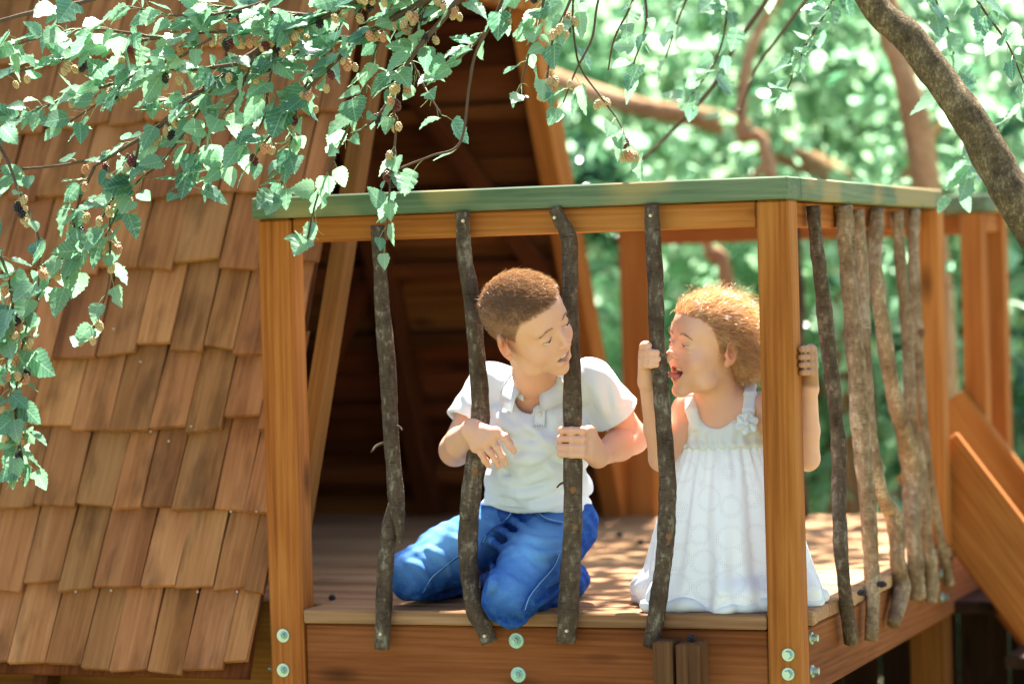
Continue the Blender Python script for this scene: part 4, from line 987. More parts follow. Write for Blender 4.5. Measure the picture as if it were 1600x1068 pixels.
def brow_lash(H, parent, VM, hairm, lash_z=-.42, seed=3, gap=.34, gaze=0.0):
    g = np.random.default_rng(seed); ql = H.loc(VM); ql = ql[(ql[:, 1] > 3.5) & (ql[:, 1] < 8.9) & (np.abs(ql[:, 0]) < 6) & (np.abs(ql[:, 2]) < 4)]
    def surf(X, Z): return np.array([ql[np.argsort((ql[:, 0] - a) ** 2 + (ql[:, 2] - b) ** 2)[:9], 1].max() for a, b in zip(np.atleast_1d(X), np.atleast_1d(Z))])
    for x in (-1, 1):
        n = 150; t = g.uniform(0, 1, n); bx = x * (1.35 + 3.3 * t); by = 8.15 - 1.55 * t ** 1.6 + .10; bz = 1.75 + .55 * np.sin(np.pi * t ** .8) - .25 * t + g.normal(size=n) * .13
        P0 = np.stack([bx, surf(bx, bz) + .03, bz], 1); D = np.stack([x * (.55 + .35 * t), -.25 * t, .35 - .55 * t], 1) * .55
        P = np.stack([P0, P0 + D * .5 + np.array([0, .05, 0]), P0 + D], 1); P = H.O + (P * H.s) @ H.R.T
        v, f, c = ribbons(P, g.uniform(.0003, .0005, n), g); link('eyebrow', np_mesh('eyebrow', v, f, True, c), parent, M['brow'])
        nx_, nz_ = 15, 5; GX = np.repeat(np.linspace(1.9, 4.3, nx_), nz_); tt = (GX - 1.9) / 2.4; bow = np.sin(np.pi * np.clip(tt, 0, 1)) ** .8
        zu = lash_z + .16 * (1 - bow) - .12 * bow; zl = zu - bow * gap; ff = np.tile(np.linspace(0, 1, nz_), nx_); GZ = zl + (zu - zl) * ff; GX = GX * x
        GY = surf(GX, GZ) + .035 * bow + .005; v = H.O + (np.stack([GX, GY, GZ], 1) * H.s) @ H.R.T
        f = [(i * nz_ + j, (i + 1) * nz_ + j, (i + 1) * nz_ + j + 1, i * nz_ + j + 1) for i in range(nx_ - 1) for j in range(nz_ - 1)]
        dI = np.sqrt((GX - x * 3.05 - gaze) ** 2 + (GZ - lash_z + .25) ** 2); ec = np.where((dI < .52)[:, None], np.array((.09, .055, .03)), np.array((.72, .66, .60))); ec[dI < .25] = .008
        link('eye', np_mesh('eye', v, f, True, ec), parent, M['eye'])
        pts = [(x * 1.75, 7.72, lash_z + .18), (x * 2.3, 8.0, lash_z - .05), (x * 3.05, 8.1, lash_z - .16), (x * 3.8, 7.85, lash_z - .04), (x * 4.45, 7.3, lash_z + .16)]
        pts = [(p[0], float(surf(p[0], p[2])[0]) + .02, p[2]) for p in pts]
        v, f = H.arc(pts, [.03, .055, .07, .07, .03]); link('eyelashes', np_mesh('eyelashes', v, f), parent, M['lash'])
brow_lash(HB, body, V, M['hair_boy'], -.18, 3, .52, -.25)
tv, tf = HB.arc([(-2.5, 6.2, -4.95), (-1.3, 7.45, -5.6), (0, 7.95, -5.9), (1.3, 7.45, -5.6), (2.5, 6.2, -4.95)], [.24, .38, .42, .38, .24], 8)
link('teeth', np_mesh('teeth', tv, tf), body, M['teeth'])
# thin cord round the neck
cv, cf = tube(catmull([neck0 + np.array(p) for p in ((-.036, .0, .022), (-.025, -.03, .006), (.0, -.047, -.008), (.026, -.038, .0), (.040, -.01, .018), (.02, .03, .035), (-.02, .034, .034), (-.037, .01, .024))], 5), .0011, 6, 0, 1)
link('neck_cord', np_mesh('neck_cord', cv, cf), boy, M['dark'])

# ---- white polo shirt
S = Field((-.72, -.02, .10), (-.27, .32, .50), .0024)
chest, belly = A(846, 668, .100), A(838, 752, .145)
S.ell(chest, (.100, .072, .095), axis_rot('X', -.25), .02); S.ell(belly, (.096, .078, .075), axis_rot('X', -.2), .04); S.ell(A(836, 790, .170), (.101, .084, .035), None, .03)
S.cap(neck0 + np.array((-.01, .01, -.008)), shR, .040, .036, .02); S.cap(neck0 + np.array((.01, .005, -.008)), shL, .040, .036, .02)
sR = shR + (elR - shR) * .60; sL = shL + (elL - shL) * .60
S.cap(shR, sR, .037, .046, .02); S.cap(shL, sL, .036, .046, .02)
# openings
dR = (elR - shR) / np.linalg.norm(elR - shR); dL = (elL - shL) / np.linalg.norm(elL - shL)
def cut_end(p, d, r, ln=.06):
    """square off and hollow a sleeve end"""
    def fn(X, Y, Z):
        t = (X - np.float32(p[0])) * np.float32(d[0]) + (Y - np.float32(p[1])) * np.float32(d[1]) + (Z - np.float32(p[2])) * np.float32(d[2])
        rr = np.sqrt(np.maximum((X - np.float32(p[0])) ** 2 + (Y - np.float32(p[1])) ** 2 + (Z - np.float32(p[2])) ** 2 - t * t, 0))
        return np.maximum(-t, rr - np.float32(.07))
    S.put(p - .08, p + .08, fn, .002, True)
    def fn2(X, Y, Z):
        t = (X - np.float32(p[0])) * np.float32(d[0]) + (Y - np.float32(p[1])) * np.float32(d[1]) + (Z - np.float32(p[2])) * np.float32(d[2])
        rr = np.sqrt(np.maximum((X - np.float32(p[0])) ** 2 + (Y - np.float32(p[1])) ** 2 + (Z - np.float32(p[2])) ** 2 - t * t, 0))
        return np.maximum(np.abs(t) - np.float32(.018), rr - np.float32(r))
    S.put(p - .07, p + .07, fn2, .002, True)
S.warp(lambda X, Y, Z: -.011 * fold(X, Y, Z, (.42, .1, .9), .058, .4, (9, 0, 4), 1.3) * np.clip((.40 - Z) / .08, 0, 1) * np.clip((.092 - np.abs(X - chest[0])) / .03, .12, 1) * np.clip((Z - .14) / .05, .2, 1)
       - .0065 * fold(X, Y, Z, (-.75, .2, .6), .047, 1.3, (3, 6, 8), 1.1) * np.clip((.43 - Z) / .1, 0, 1) * np.clip((.092 - np.abs(X - chest[0])) / .03, .15, 1) - .0012 * np.sin(X * 130 + 3 * np.sin(Z * 60)) * np.sin(Z * 110 + X * 40))
cut_end(sR, dR, .0375); cut_end(sL, dL, .0375)
hemc = A(836, 800, .170); S.plane_cut(hemc, (-.12, -.18, -1.0)); S.ell(hemc + np.array((0, 0, -.02)), (.094, .076, .045), None, .002, True)
S.cap(neck0 + np.array((.0, -.012, -.032)), neck0 + np.array((0, -.02, .06)), .038, .050, .004, True)
for pix in ([(762, 742), (790, 752), (830, 748), (872, 728)], [(772, 765), (810, 772), (850, 765), (880, 748)], [(768, 700), (795, 716), (830, 718), (860, 706)], [(800, 690), (835, 697), (868, 688)], [(768, 668), (786, 690), (800, 712)],
            [(905, 640), (915, 670), (922, 705)], [(775, 640), (790, 662), (812, 676)], [(928, 600), (938, 625), (946, 648)], [(950, 590), (958, 612), (962, 634)], [(905, 735), (915, 755), (925, 778)], [(770, 786), (810, 794), (850, 790), (885, 778)], [(728, 612), (735, 634), (742, 652)]):
    S.ridge(pix, .0062, .011, .0032)
V2, F2 = S.mesh(2); del S
shirt = link('polo_shirt', np_mesh('polo_shirt', V2, F2), boy, M['shirt'])
def front_y(x, z):
    """front surface of the shirt at x, z"""
    d = (V2[:, 0] - x) ** 2 + (V2[:, 2] - z) ** 2; c = np.argsort(d)[:60]; return float(V2[c, 1].min())
# folded collar: a band round the neck with two pointed leaves in front
def collar():
    n = 33; rowsV = []
    for i in range(n):
        f = i / (n - 1); a = (f * 2 - 1) * 2.78; fr_ = abs(f * 2 - 1) ** 3   # 0 at nape, 1 at the front
        ex, ey = math.sin(a) * 1.0, math.cos(a) * .95
        cx, cy, cz = neck0 + np.array((.004, -.012, -.0))
        drop = .026 * (1 - math.cos(a)) * .5 + .012 * fr_
        up = .030 - drop * 1.05
        w_ = .016 + .012 * fr_
        rr = .043
        pts = []
        for (dr, dz) in ((-.001, -.012), (.0, .004), (.002, .0105), (.0055, .0115), (.010, .006), (.013 + w_ * .30, -.006), (.0145 + w_ * .62, -.014 - w_ * .55)):
            y_ = cy + ey * (rr + dr); pts.append((cx + ex * (rr + dr), y_ - (.004 * fr_ if dr > .01 else 0), cz + up + dz))
        rowsV.append(pts)
    P = np.array(rowsV); m = P.shape[1]; F = [(i * m + j, (i + 1) * m + j, (i + 1) * m + j + 1, i * m + j + 1) for i in range(n - 1) for j in range(m - 1)]
    P = P.reshape(-1, 3)
    # keep the leaves lying just outside the shirt
    for k in range(len(P)):
        j = k % m
        if j >= 4 and P[k, 1] < .17:
            fy = front_y(P[k, 0], P[k, 2]); P[k, 1] = min(P[k, 1], fy - (.0025 + .0015 * (6 - j)))
    T = .0016; Nn = vnormals(P, np.array(F)); Q = np.concatenate([P, P - Nn * T]); o = len(P)
    F2_ = F + [tuple(x + o for x in f[::-1]) for f in F]
    for i in range(n - 1): F2_.append((i * m + m - 1, (i + 1) * m + m - 1, (i + 1) * m + m - 1 + o, i * m + m - 1 + o))
    for i in (0, n - 1):
        for j in range(m - 1): F2_.append((i * m + j, i * m + j + 1, i * m + j + 1 + o, i * m + j + o))
    return Q, F2_
cv, cf = collar(); link('collar', np_mesh('collar', cv, cf), shirt, M['shirt'])
# placket with buttons and the small label at its foot
pk = [A(852, 604, .1), A(846, 620, .1), A(843, 640, .1), A(842, 655, .1), A(841, 668, .1)]
pv = []; 
for p in pk:
    d = at(800, 534, y=0)
def on_front(px, py, off=.001):
    """point on the shirt seen at a pixel"""
    d = CAM_R @ np.array([(px - 800) / CAM_F, 1, (534 - py) / CAM_F]); d /= np.linalg.norm(d)
    w_ = V2 - CAM_LOC; t = w_ @ d; dist = np.linalg.norm(w_ - t[:, None] * d, axis=1); c = np.nonzero(dist < .006)[0]
    if len(c) == 0: c = np.argsort(dist)[:20]
    return CAM_LOC + d * (t[c].min() - off)
left = [on_front(px - 8.5, py, .0016) for px, py in ((849, 606), (846, 622), (844, 638), (843, 654), (842, 668))]; right = [on_front(px + 8.5, py, .0016) for px, py in ((849, 606), (846, 622), (844, 638), (843, 654), (842, 668))]
P = np.array([v for a_, b_ in zip(left, right) for v in (a_, b_)]); Pb = P + np.array((.0, .004, 0)); nP = len(P)
F = [(2 * i, 2 * i + 1, 2 * i + 3, 2 * i + 2) for i in range(4)] + [(2 * i, 2 * i + 2, 2 * i + 2 + nP, 2 * i + nP) for i in range(4)] + [(2 * i + 1, 2 * i + 1 + nP, 2 * i + 3 + nP, 2 * i + 3) for i in range(4)] + [(8, 9, 9 + nP, 8 + nP)]
link('placket', np_mesh('placket', np.concatenate([P, Pb]), F, False), shirt, M['shirt'])
M['thread_shade'] = plain('edge_shade_thread', (.50, .56, .62), .9, .1)
for edge in (left, right):  # grey-blue lines: part stitching, part painted shadow along the placket edges
    v, f = tube(catmull([q + np.array((.0, -.0003, 0)) for q in edge], 4), .0006, 5, 0, 1); link('stitching', np_mesh('stitching', v, f), shirt, M['thread_shade'])
bt = bpy.data.meshes.new('button'); _b = bmesh.new(); bmesh.ops.create_cone(_b, cap_ends=True, segments=16, radius1=.0048, radius2=.0044, depth=.0018)
bmesh.ops.create_cone(_b, cap_ends=True, segments=12, radius1=.0028, radius2=.0022, depth=.0012, matrix=Matrix.Translation((0, 0, .0012))); _b.to_mesh(bt); _b.free()
FRONT = Vector((.3, -.95, .12)).to_track_quat('Z', 'Y').to_matrix().to_4x4()
for q in ((858, 597), (841, 616), (842, 647)): link('button', bt, shirt, M['button'], Matrix.Translation(Vector(on_front(*q, .004 if q[1] > 600 else .010))) @ FRONT)
M['print'] = plain('grey_print', (.30, .36, .34), .8, .2)
for i in range(4):
    p = on_front(836.5 + i * 3.6, 665.5, .0026)
    for dx, hh in ((-.0007, .0052), (.0008, .0052 if i % 2 else .0034)):
        link('label_stroke', box_mesh('label_stroke', .0007, .0004, hh, 0), shirt, M['print'], Matrix.Translation(Vector(p) + Vector((dx, 0, (0 if hh > .004 else .0009)))))

# ---- blue jeans
J = Field((-.84, -.13, -.05), (-.36, .46, .22), .0026)
hpR, hpL = A(790, 822, .20), A(880, 822, .165)
knR, knLg = A(645, 897, .065), A(796, 933, -.040)
anR, anL = np.array((-.70, .37, .036)), A(893, 905, .235)
J.ell(A(838, 806, .19), (.097, .082, .055), None, .03)
J.cap(hpR, hpR * .4 + knR * .6, .061, .055, .025); J.cap(hpR * .4 + knR * .6, knR, .055, .046, .02)
J.cap(hpL, hpL * .45 + knLg * .55, .063, .058, .025); J.cap(hpL * .45 + knLg * .55, knLg, .058, .048, .02)
J.cap(knR, knR * .5 + anR * .5, .044, .047, .012); J.cap(knR * .5 + anR * .5, anR, .047, .034, .012)
J.cap(knLg, knLg * .5 + anL * .5, .043, .045, .012); J.cap(knLg * .5 + anL * .5, anL, .045, .034, .012)
dkR = (knR - hpR) / np.linalg.norm(knR - hpR); dkL = (knLg - hpL) / np.linalg.norm(knLg - hpL)
def jf(X, Y, Z):
    f1 = fold(X, Y, Z, tuple(dkR), .046, .6, (5, 3, 9), .8); f2 = fold(X, Y, Z, tuple(dkL), .050, .2, (9, 2, 6), .9)
    wr = np.clip((-.58 - X) / .03, 0, 1); hp = np.exp(-((Z - .11) / .045) ** 2); kp = np.exp(-((Z - .01) / .03) ** 2)
    pat = np.clip(.5 + 1.2 * np.sin(X * 31 + 1.7 * np.sin(Y * 23 + 1)) * np.sin(Y * 27 + Z * 35 + 1.0), 0, 1)
    f3 = fold(X, Y, Z, (.7, .35, .62), .034, .9, (7, 8, 5), 1.4)
    return -.0030 * (f1 * wr + f2 * (1 - wr)) * (.05 + .8 * hp * pat + .6 * kp) - .0020 * f3 * pat * (.35 + hp) - .0013 * np.sin(X * 150 + 2 * np.sin(Z * 90)) * np.sin(Y * 120 + Z * 70)
J.warp(jf); J.plane_cut(A(838, 770, .19), (0, -.1, 1)); J.plane_cut((0, 0, -.046), (0, 0, -1))
for pix in ([(735, 830), (765, 842), (790, 862)], [(742, 812), (775, 822), (805, 842)], [(760, 800), (790, 806), (822, 826)], [(820, 838), (845, 848), (880, 846)], [(812, 856), (842, 868), (878, 862)], [(700, 838), (722, 852), (738, 876)], [(668, 858), (690, 872), (702, 896)], [(650, 932), (690, 930), (722, 918)],
            [(770, 880), (772, 905), (766, 930)], [(852, 915), (868, 900), (880, 880)], [(838, 945), (858, 928), (876, 910)], [(640, 880), (655, 890), (668, 912)], [(780, 968), (800, 974), (822, 966)]):
    J.ridge(pix, .0064, .010, .0034)
V3, F3 = J.mesh(2); del J
def seg_d(V, a, b):
    ba = b - a; t = np.clip(((V - a) @ ba) / (ba @ ba), 0, 1); return V - a - t[:, None] * ba, t
g = np.random.default_rng(8); N3 = vnormals(V3, F3)
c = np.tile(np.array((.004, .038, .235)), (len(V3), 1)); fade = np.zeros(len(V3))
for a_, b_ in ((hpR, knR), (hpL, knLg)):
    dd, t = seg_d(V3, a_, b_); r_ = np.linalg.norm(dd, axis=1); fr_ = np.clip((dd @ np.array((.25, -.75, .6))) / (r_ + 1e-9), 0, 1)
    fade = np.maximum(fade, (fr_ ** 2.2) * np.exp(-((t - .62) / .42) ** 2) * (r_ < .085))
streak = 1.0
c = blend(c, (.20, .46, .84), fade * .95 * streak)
cv_ = np.zeros(len(V3)); 
for kk in range(4): np.add.at(cv_, F3[:, kk], ((V3[F3[:, (kk + 1) % 4]] - V3[F3[:, kk]]) * N3[F3[:, kk]]).sum(1))
for _ in range(6):
    s_ = np.zeros(len(V3)); n_ = np.zeros(len(V3))
    for kk in range(4): np.add.at(s_, F3[:, kk], cv_[F3[:, (kk + 1) % 4]]); np.add.at(n_, F3[:, kk], 1)
    cv_ = .4 * cv_ + .6 * s_ / np.maximum(n_, 1)
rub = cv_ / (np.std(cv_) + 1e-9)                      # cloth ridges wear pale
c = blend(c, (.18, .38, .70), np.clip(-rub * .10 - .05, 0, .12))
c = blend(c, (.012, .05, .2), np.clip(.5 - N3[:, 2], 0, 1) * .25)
def denim():
    k = NT('blue_denim'); a = k.n('Attribute'); a.attribute_name = 'Col'; v = k.co(); n = k.noise(v, 1400, 2, .7); m_ = k.noise(k.map(v, (1, .6, 1)), 90, 4, .65); w_ = k.noise(v, 260, 3, .6)
    c = k.mix(k.ramp(m_, [(.5, (0, 0, 0)), (.8, (.22, .22, .22))]), a.outputs['Color'], (.13, .36, .78)); c = k.mix(k.ramp(n, [(.5, (0, 0, 0)), (.75, (.22, .22, .22))]), c, (.16, .36, .70)); c = k.mix(k.ramp(w_, [(.30, (.14, .14, .14)), (.5, (0, 0, 0))]), c, (.002, .016, .12))
    k.bump(k.math('ADD', n, m_), .4, .0012); return k.fin(c, .9, .05)
M['jeans'] = denim()
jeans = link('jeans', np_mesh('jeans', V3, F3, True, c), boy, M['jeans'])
def on_mesh(Vm, px, py, off):
    d = CAM_R @ np.array([(px - 800) / CAM_F, 1, (534 - py) / CAM_F]); d /= np.linalg.norm(d); w_ = Vm - CAM_LOC; t = w_ @ d
    dist = np.linalg.norm(w_ - t[:, None] * d, axis=1); cidx = np.nonzero(dist < .005)[0]
    if len(cidx) == 0: cidx = np.argsort(dist)[:10]
    return CAM_LOC + d * (t[cidx].min() - off)
M['stitch'] = plain('denim_stitch', (.22, .40, .66), .8, .2); M['seam'] = cloth_mat('denim_seam', (.022, .085, .30), 900, .85)
for pix in ([(735, 858), (712, 872), (692, 888), (672, 905), (661, 925)], [(872, 868), (862, 890), (840, 915), (825, 935), (818, 955)], [(800, 797), (790, 812), (770, 825), (758, 838), (752, 850)], [(836, 800), (848, 810), (862, 815), (878, 818)]):
    C = catmull([on_mesh(V3, *q, .0004) for q in pix], 6); v, f = tube(C, .0022, 6, .1, 1); o = link('seam', np_mesh('seam', v, f), jeans, M['seam'])
    off = np.array((.0035, -.0012, .0035)); v, f = tube(C + off, .0007, 5, 0, 1); link('stitching', np_mesh('stitching', v, f), jeans, M['stitch'])
# bare feet tucked behind
for a_, dx in ((anR, -.01), (anL, -.04)):
    Ft = Field(a_ - np.array((.06, .05, .05)), a_ + np.array((.06, .15, .05)), .003)
    Ft.cap(a_, a_ + np.array((dx, .05, -.008)), .026, .022, .01); Ft.cap(a_ + np.array((dx, .05, -.008)), a_ + np.array((dx, .10, -.02)), .022, .013, .01)
    for j in range(5): Ft.cap(a_ + np.array((dx + (j - 2) * .009, .085, -.018)), a_ + np.array((dx + (j - 2) * .0105, .122 - abs(j - 1.5) * .004, -.022)), .007, .0055, .004)
    v, f = Ft.mesh(1); link('foot', np_mesh('foot', v, f, True, np.tile(SKIN, (len(v), 1))), boy, M['skin'])
# ================================================================== the girl
girl = thing('person', 'child in white eyelet dress sticking out tongue at a railing branch', 'person', (-.16, .17, 0))
HG = Head((-.169, .077, .462), _rot(2.40, .06, -.14), .80)
hlg = lambda x, y: np.interp(y, [-9.5, -6, -4, -2.2, -.5, 1.0, 2.2, 3.4, 4.6, 6, 7.5], [-6.8, -6.5, -5.0, -1.0, 1.6, -.8, 1.0, 3.6, 5.0, 5.7, 6.2])
gR, gL = A(1078, 640, .125), A(1190, 640, .115)
geR, gwR = A(1034, 716, .075), A(1012, 596, .010)
geL, gwL = A(1262, 716, .125), A(1264, 607, .088)
gn = A(1126, 622, .125)
B = Field((-.36, -.06, .20), (.06, .22, .58), .0019)
OP, JW = .78, 1.45
HG.sculpt(B, OP, 1.1, JW, .6, 1.3, 0, .55, 5.8, -.55)
B.cap(HG.w((0, -1.5, -4.5)), gn, .033, .035, .02); B.ell(A(1128, 662, .125), (.072, .046, .062), None, .03)
B.cap(gn + np.array((0, .005, -.012)), gR, .030, .031, .02); B.cap(gn + np.array((0, .005, -.012)), gL, .030, .031, .02)
limb(B, [gR, (gR + geR) / 2, geR], [.030, .027, .022]); limb(B, [geR, geR * .6 + gwR * .4, gwR], [.022, .021, .0150])
limb(B, [gL, (gL + geL) / 2, geL], [.029, .025, .0205]); limb(B, [geL, geL * .6 + gwL * .4, gwL], [.0205, .0195, .0145])
bc = lambda py: at(1028, py, y=-.016)
bp_ = lambda py, ang, rad: np.array([bc(py)[0] + rad * math.cos(ang), -.016 + rad * math.sin(ang), bc(py)[2]])
kg = []
for py, a1 in ((539, 4.15), (550, 4.95), (560, 5.05), (569, 4.9)):
    k0 = bp_(py + 3, 2.75, .0275); kg.append(k0)
    finger(B, [k0] + [bp_(py + dz, a, r) for a, r, dz in ((3.45, .0245, 1), (3.9 if a1 > 4.5 else 3.7, .0212, 0), ((a1 + 3.9) / 2, .0202, 0), (a1, .0198, 0))], .0067, .0016)
palm(B, gwR, kg, .014, .0095, .007)
finger(B, [gwR + np.array((.004, .006, .008)), bp_(572, 1.9, .026), bp_(560, 1.2, .024), bp_(552, .7, .023)], .007, .004)
kg2 = []
for i, py in enumerate((545, 557, 569, 581)):
    zz = at(1258, py, x=.006)[2]; k0 = np.array((.010, .082 - .002 * i, zz - .003)); kg2.append(k0)
    finger(B, [k0, (.0135, .062, zz - .001), (.0085, .043, zz), (.0062, .026 + .004 * abs(i - 1.3), zz)], .0066, .0016)
palm(B, gwL, kg2, .014, .0095, .007)
finger(B, [gwL + np.array((-.004, .004, .008)), (-.012, .078, .405), (-.03, .068, .418)], .007, .004)
VG, FG = B.mesh(2); del B
SKG = SKIN * np.array((1.04, 1.03, 1.02))
gbody = link('body', np_mesh('body', VG, FG, True, HG.tint(VG, SKG, OP, JW, hlg, (.30, .16, .07))), girl, M['skin'])
brow_lash(HG, gbody, VG, M['hair_girl'], -.05, 4, .34, .15)
# mouth: teeth, tongue reaching the branch
def tooth_arc(z, n, w0, y0, hh):
    parts = []
    for i in range(n):
        t = (i - (n - 1) / 2) / ((n - 1) / 2); a = t * 1.0
        p = HG.w((1.75 * math.sin(a), y0 - 1.6 * (1 - math.cos(a)), z)); Rm = HG.R @ axis_rot('Z', -a)
        bm = bmesh.new(); bmesh.ops.create_uvsphere(bm, u_segments=10, v_segments=7, radius=1)
        v = np.array([tuple(q.co) for q in bm.verts]); v = np.sign(v) * np.abs(v) ** .7 * np.array((w0, .22, hh)) * HG.s; f = [tuple(q.index for q in fc.verts) for fc in bm.faces]; bm.free()
        link('tooth', np_mesh('tooth', p + v @ Rm.T, f), gbody, M['teeth'])
tooth_arc(-6.3 + OP - .12, 8, .27, 7.1, .40); tooth_arc(-6.3 - OP - JW * .62 + .14, 6, .23, 6.75, .28)
T = Field(HG.w((0, 8.2, -7)) - .045, HG.w((0, 8.2, -7)) + .045, .0012)
for a_, b_, r0, r1 in (((0, 4.5, -7.3), (0, 7.4, -7.25), 1.25, 1.2), ((0, 7.4, -7.25), (0, 9.2, -6.95), 1.2, .95), ((0, 9.2, -6.95), (.1, 10.4, -6.75), .95, .55)):
    for sx in (-.55, .55): T.cap(HG.w((a_[0] + sx * r0, a_[1], a_[2])), HG.w((b_[0] + sx * r1, b_[1], b_[2])), r0 * .42 * HG.s, r1 * .42 * HG.s, .004)
    T.cap(HG.w(a_), HG.w(b_), r0 * .36 * HG.s, r1 * .36 * HG.s, .005)
v, f = T.mesh(1); link('tongue', np_mesh('tongue', v, f), gbody, M['tongue'])
# hair: curly, gathered loosely at the back
HF = Field(HG.O - .125, HG.O + .125, .0022)
e = lambda *a, **k: HG.ell(HF, *a, **k)
e((0, -1.9, 3.3), (7.7, 9.1, 7.5)); e((0, -7.4, -3.0), (6.0, 4.1, 5.2), k=2); e((0, -9.6, 2.0), (4.6, 2.4, 4.0), k=1.5); e((0, 3.6, 6.6), (5.4, 3.4, 3.2), k=2)
e((0, 10.6, -1.6), (9.5, 6.4, 7.4), k=.8, sub=True); e((0, 3.2, -7.2), (11, 6.0, 6.4), k=1.2, sub=True)
for x in (-1, 1): e((x * 8, -1.0, -1.2), (2.4, 1.9, 2.9), k=.6, sub=True)
HF.warp(lambda X, Y, Z: .0018 * np.sin(X * 260 + 2 * np.sin(Z * 150)) * np.sin(Z * 210 + Y * 180) + .0014 * np.sin(Y * 420 + 3 * np.sin(X * 200)))
vh, fh = HF.mesh(1); del HF
ghair = link('hair', np_mesh('hair', vh, fh, True, np.full((len(vh), 3), .5)), girl, M['hair_girl'])
def curls():
    g = np.random.default_rng(15); N = vnormals(vh, fh); q = HG.loc(vh); pr = np.clip(1.0 - .0 * q[:, 1], .1, 1); idx = np.nonzero((N @ HG.R[:, 1] < .6) & (q[:, 2] > -8) & (q[:, 1] < 7.4) & ~((q[:, 1] > 2.0) & (q[:, 2] < 4.2)))[0]
    out = []
    for (n, ln, cr, fly, wd) in ((7500, (.022, .05), .0028, .03, (.0004, .0009)), (2600, (.03, .055), .0058, .07, (.0004, .0008)), (420, (.02, .045), .004, .38, (.0003, .0005))):
        pk = g.choice(idx, n); P0 = vh[pk]; Nn = N[pk]; q = HG.loc(P0)
        tgt = HG.w((0, -9.5, -2.0)); D = tgt - P0; D -= Nn * (D * Nn).sum(1)[:, None]; D /= np.linalg.norm(D, axis=1)[:, None] + 1e-6
        D = D + g.normal(size=(n, 3)) * .35 + np.array([0, 0, -.15]); D /= np.linalg.norm(D, axis=1)[:, None]
        S_ = np.cross(D, Nn); L = g.uniform(*ln, n); k = 10; t = np.linspace(0, 1, k); ph = g.uniform(0, 6.28, n); tn = g.uniform(1.0, 2.6, n)
        A_ = ph[:, None] + tn[:, None] * 6.28 * t[None]; rad = cr * g.uniform(.5, 1.3, n)[:, None] * np.minimum(1, t * 3)[None]
        P = P0[:, None] - Nn[:, None] * .002 + D[:, None] * (L[:, None] * t[None])[..., None] + Nn[:, None] * (rad * (1 + np.sin(A_)) + fly * L[:, None] * t[None] ** 1.3)[..., None] + S_[:, None] * (rad * np.cos(A_))[..., None]
        # strands hug the round of the head
        ql = ((P - HG.w((0, -2.2, 2.6))) @ HG.R) / HG.s; rr = np.sqrt((ql[..., 0] / 7.6) ** 2 + (ql[..., 1] / 9.2) ** 2 + (ql[..., 2] / 8.6) ** 2)
        fix = np.clip(.985 / rr, 1, 1.2); fix = np.where(HG.loc(P.reshape(-1, 3))[:, 2].reshape(rr.shape) > -1, fix, 1); P = HG.w((0, -2.2, 2.6)) + (P - HG.w((0, -2.2, 2.6))) * fix[..., None]
        out.append(ribbons(P, g.uniform(*wd, n), g))
    # fine hair swept back from the forehead and temples
    qs = HG.loc(VG); NS = vnormals(VG, FG); sel = np.nonzero((qs[:, 2] > hlg(qs[:, 0], qs[:, 1]) - .1) & (qs[:, 1] > -1) & (qs[:, 1] < 8) & (qs[:, 2] < 12) & (np.abs(qs[:, 0]) < 7.4))[0]
    pk = g.choice(sel, 5000); n = len(pk); P0 = VG[pk]; Nn = NS[pk]; D = HG.w((0, -9, 3)) - P0; D -= Nn * (D * Nn).sum(1)[:, None] * .95; D /= np.linalg.norm(D, axis=1)[:, None]
    D = D + g.normal(size=(n, 3)) * .22; L = g.uniform(.018, .036, n); t = np.linspace(0, 1, 7); ph = g.uniform(0, 6.28, n); S_ = np.cross(D, Nn)
    wv_ = np.sin(ph[:, None] + 7 * t[None]) * .0018
    P = P0[:, None] + D[:, None] * (L[:, None] * t)[..., None] + Nn[:, None] * (.0045 * np.sin(t * 2.2)[None] * g.uniform(.6, 1.3, n)[:, None])[..., None] + S_[:, None] * wv_[..., None]
    out.append(ribbons(P, g.uniform(.0004, .0008, n), g))
    o = 0; Vs, Fs, Cs = [], [], []
    for v, f, c in out: Vs.append(v); Fs.append(f + o); Cs.append(c); o += len(v)
    return np.concatenate(Vs), np.concatenate(Fs), np.concatenate(Cs)
v, f, c = curls(); link('curls', np_mesh('curls', v, f, True, c), ghair, M['hair_girl'])

# ---- white eyelet dress
def eyelet_mat():
    k = NT('eyelet_cotton'); uv = k.n('UVMap').outputs[0]; v = k.map(uv, (1, 1, 1))
    big = k.n('TexVoronoi', feature='F1'); k.l(v, big.inputs['Vector']); big.inputs['Scale'].default_value = 18; big.inputs['Randomness'].default_value = .5
    ring = k.math('LESS_THAN', k.math('ABSOLUTE', k.math('SUBTRACT', big.outputs['Distance'], .46)), .06)
    sm = k.n('TexVoronoi', feature='F1'); k.l(v, sm.inputs['Vector']); sm.inputs['Scale'].default_value = 300; sm.inputs['Randomness'].default_value = .25
    dot = k.math('LESS_THAN', sm.outputs['Distance'], .30); hole = k.math('MULTIPLY', ring, dot)
    weave = k.noise(k.co(), 900, 2, .6)
    c = k.mix(k.math('MULTIPLY', weave, .25), (.79, .83, .88), (.66, .70, .76)); c = k.mix(k.math('MULTIPLY', hole, .6), c, (.36, .39, .44))
    k.bump(k.math('SUBTRACT', k.math('MULTIPLY', weave, .3), hole), .4, .0012); k.fin(c, .9, .15)
    tr = k.n('BsdfTranslucent'); tr.inputs['Color'].default_value = (.85, .87, .88, 1); mx = k.n('MixShader'); mx.inputs[0].default_value = .25
    k.l(k.b.outputs[0], mx.inputs[1]); k.l(tr.outputs[0], mx.inputs[2]); k.l(mx.outputs[0], k.out.inputs[0]); return k.m
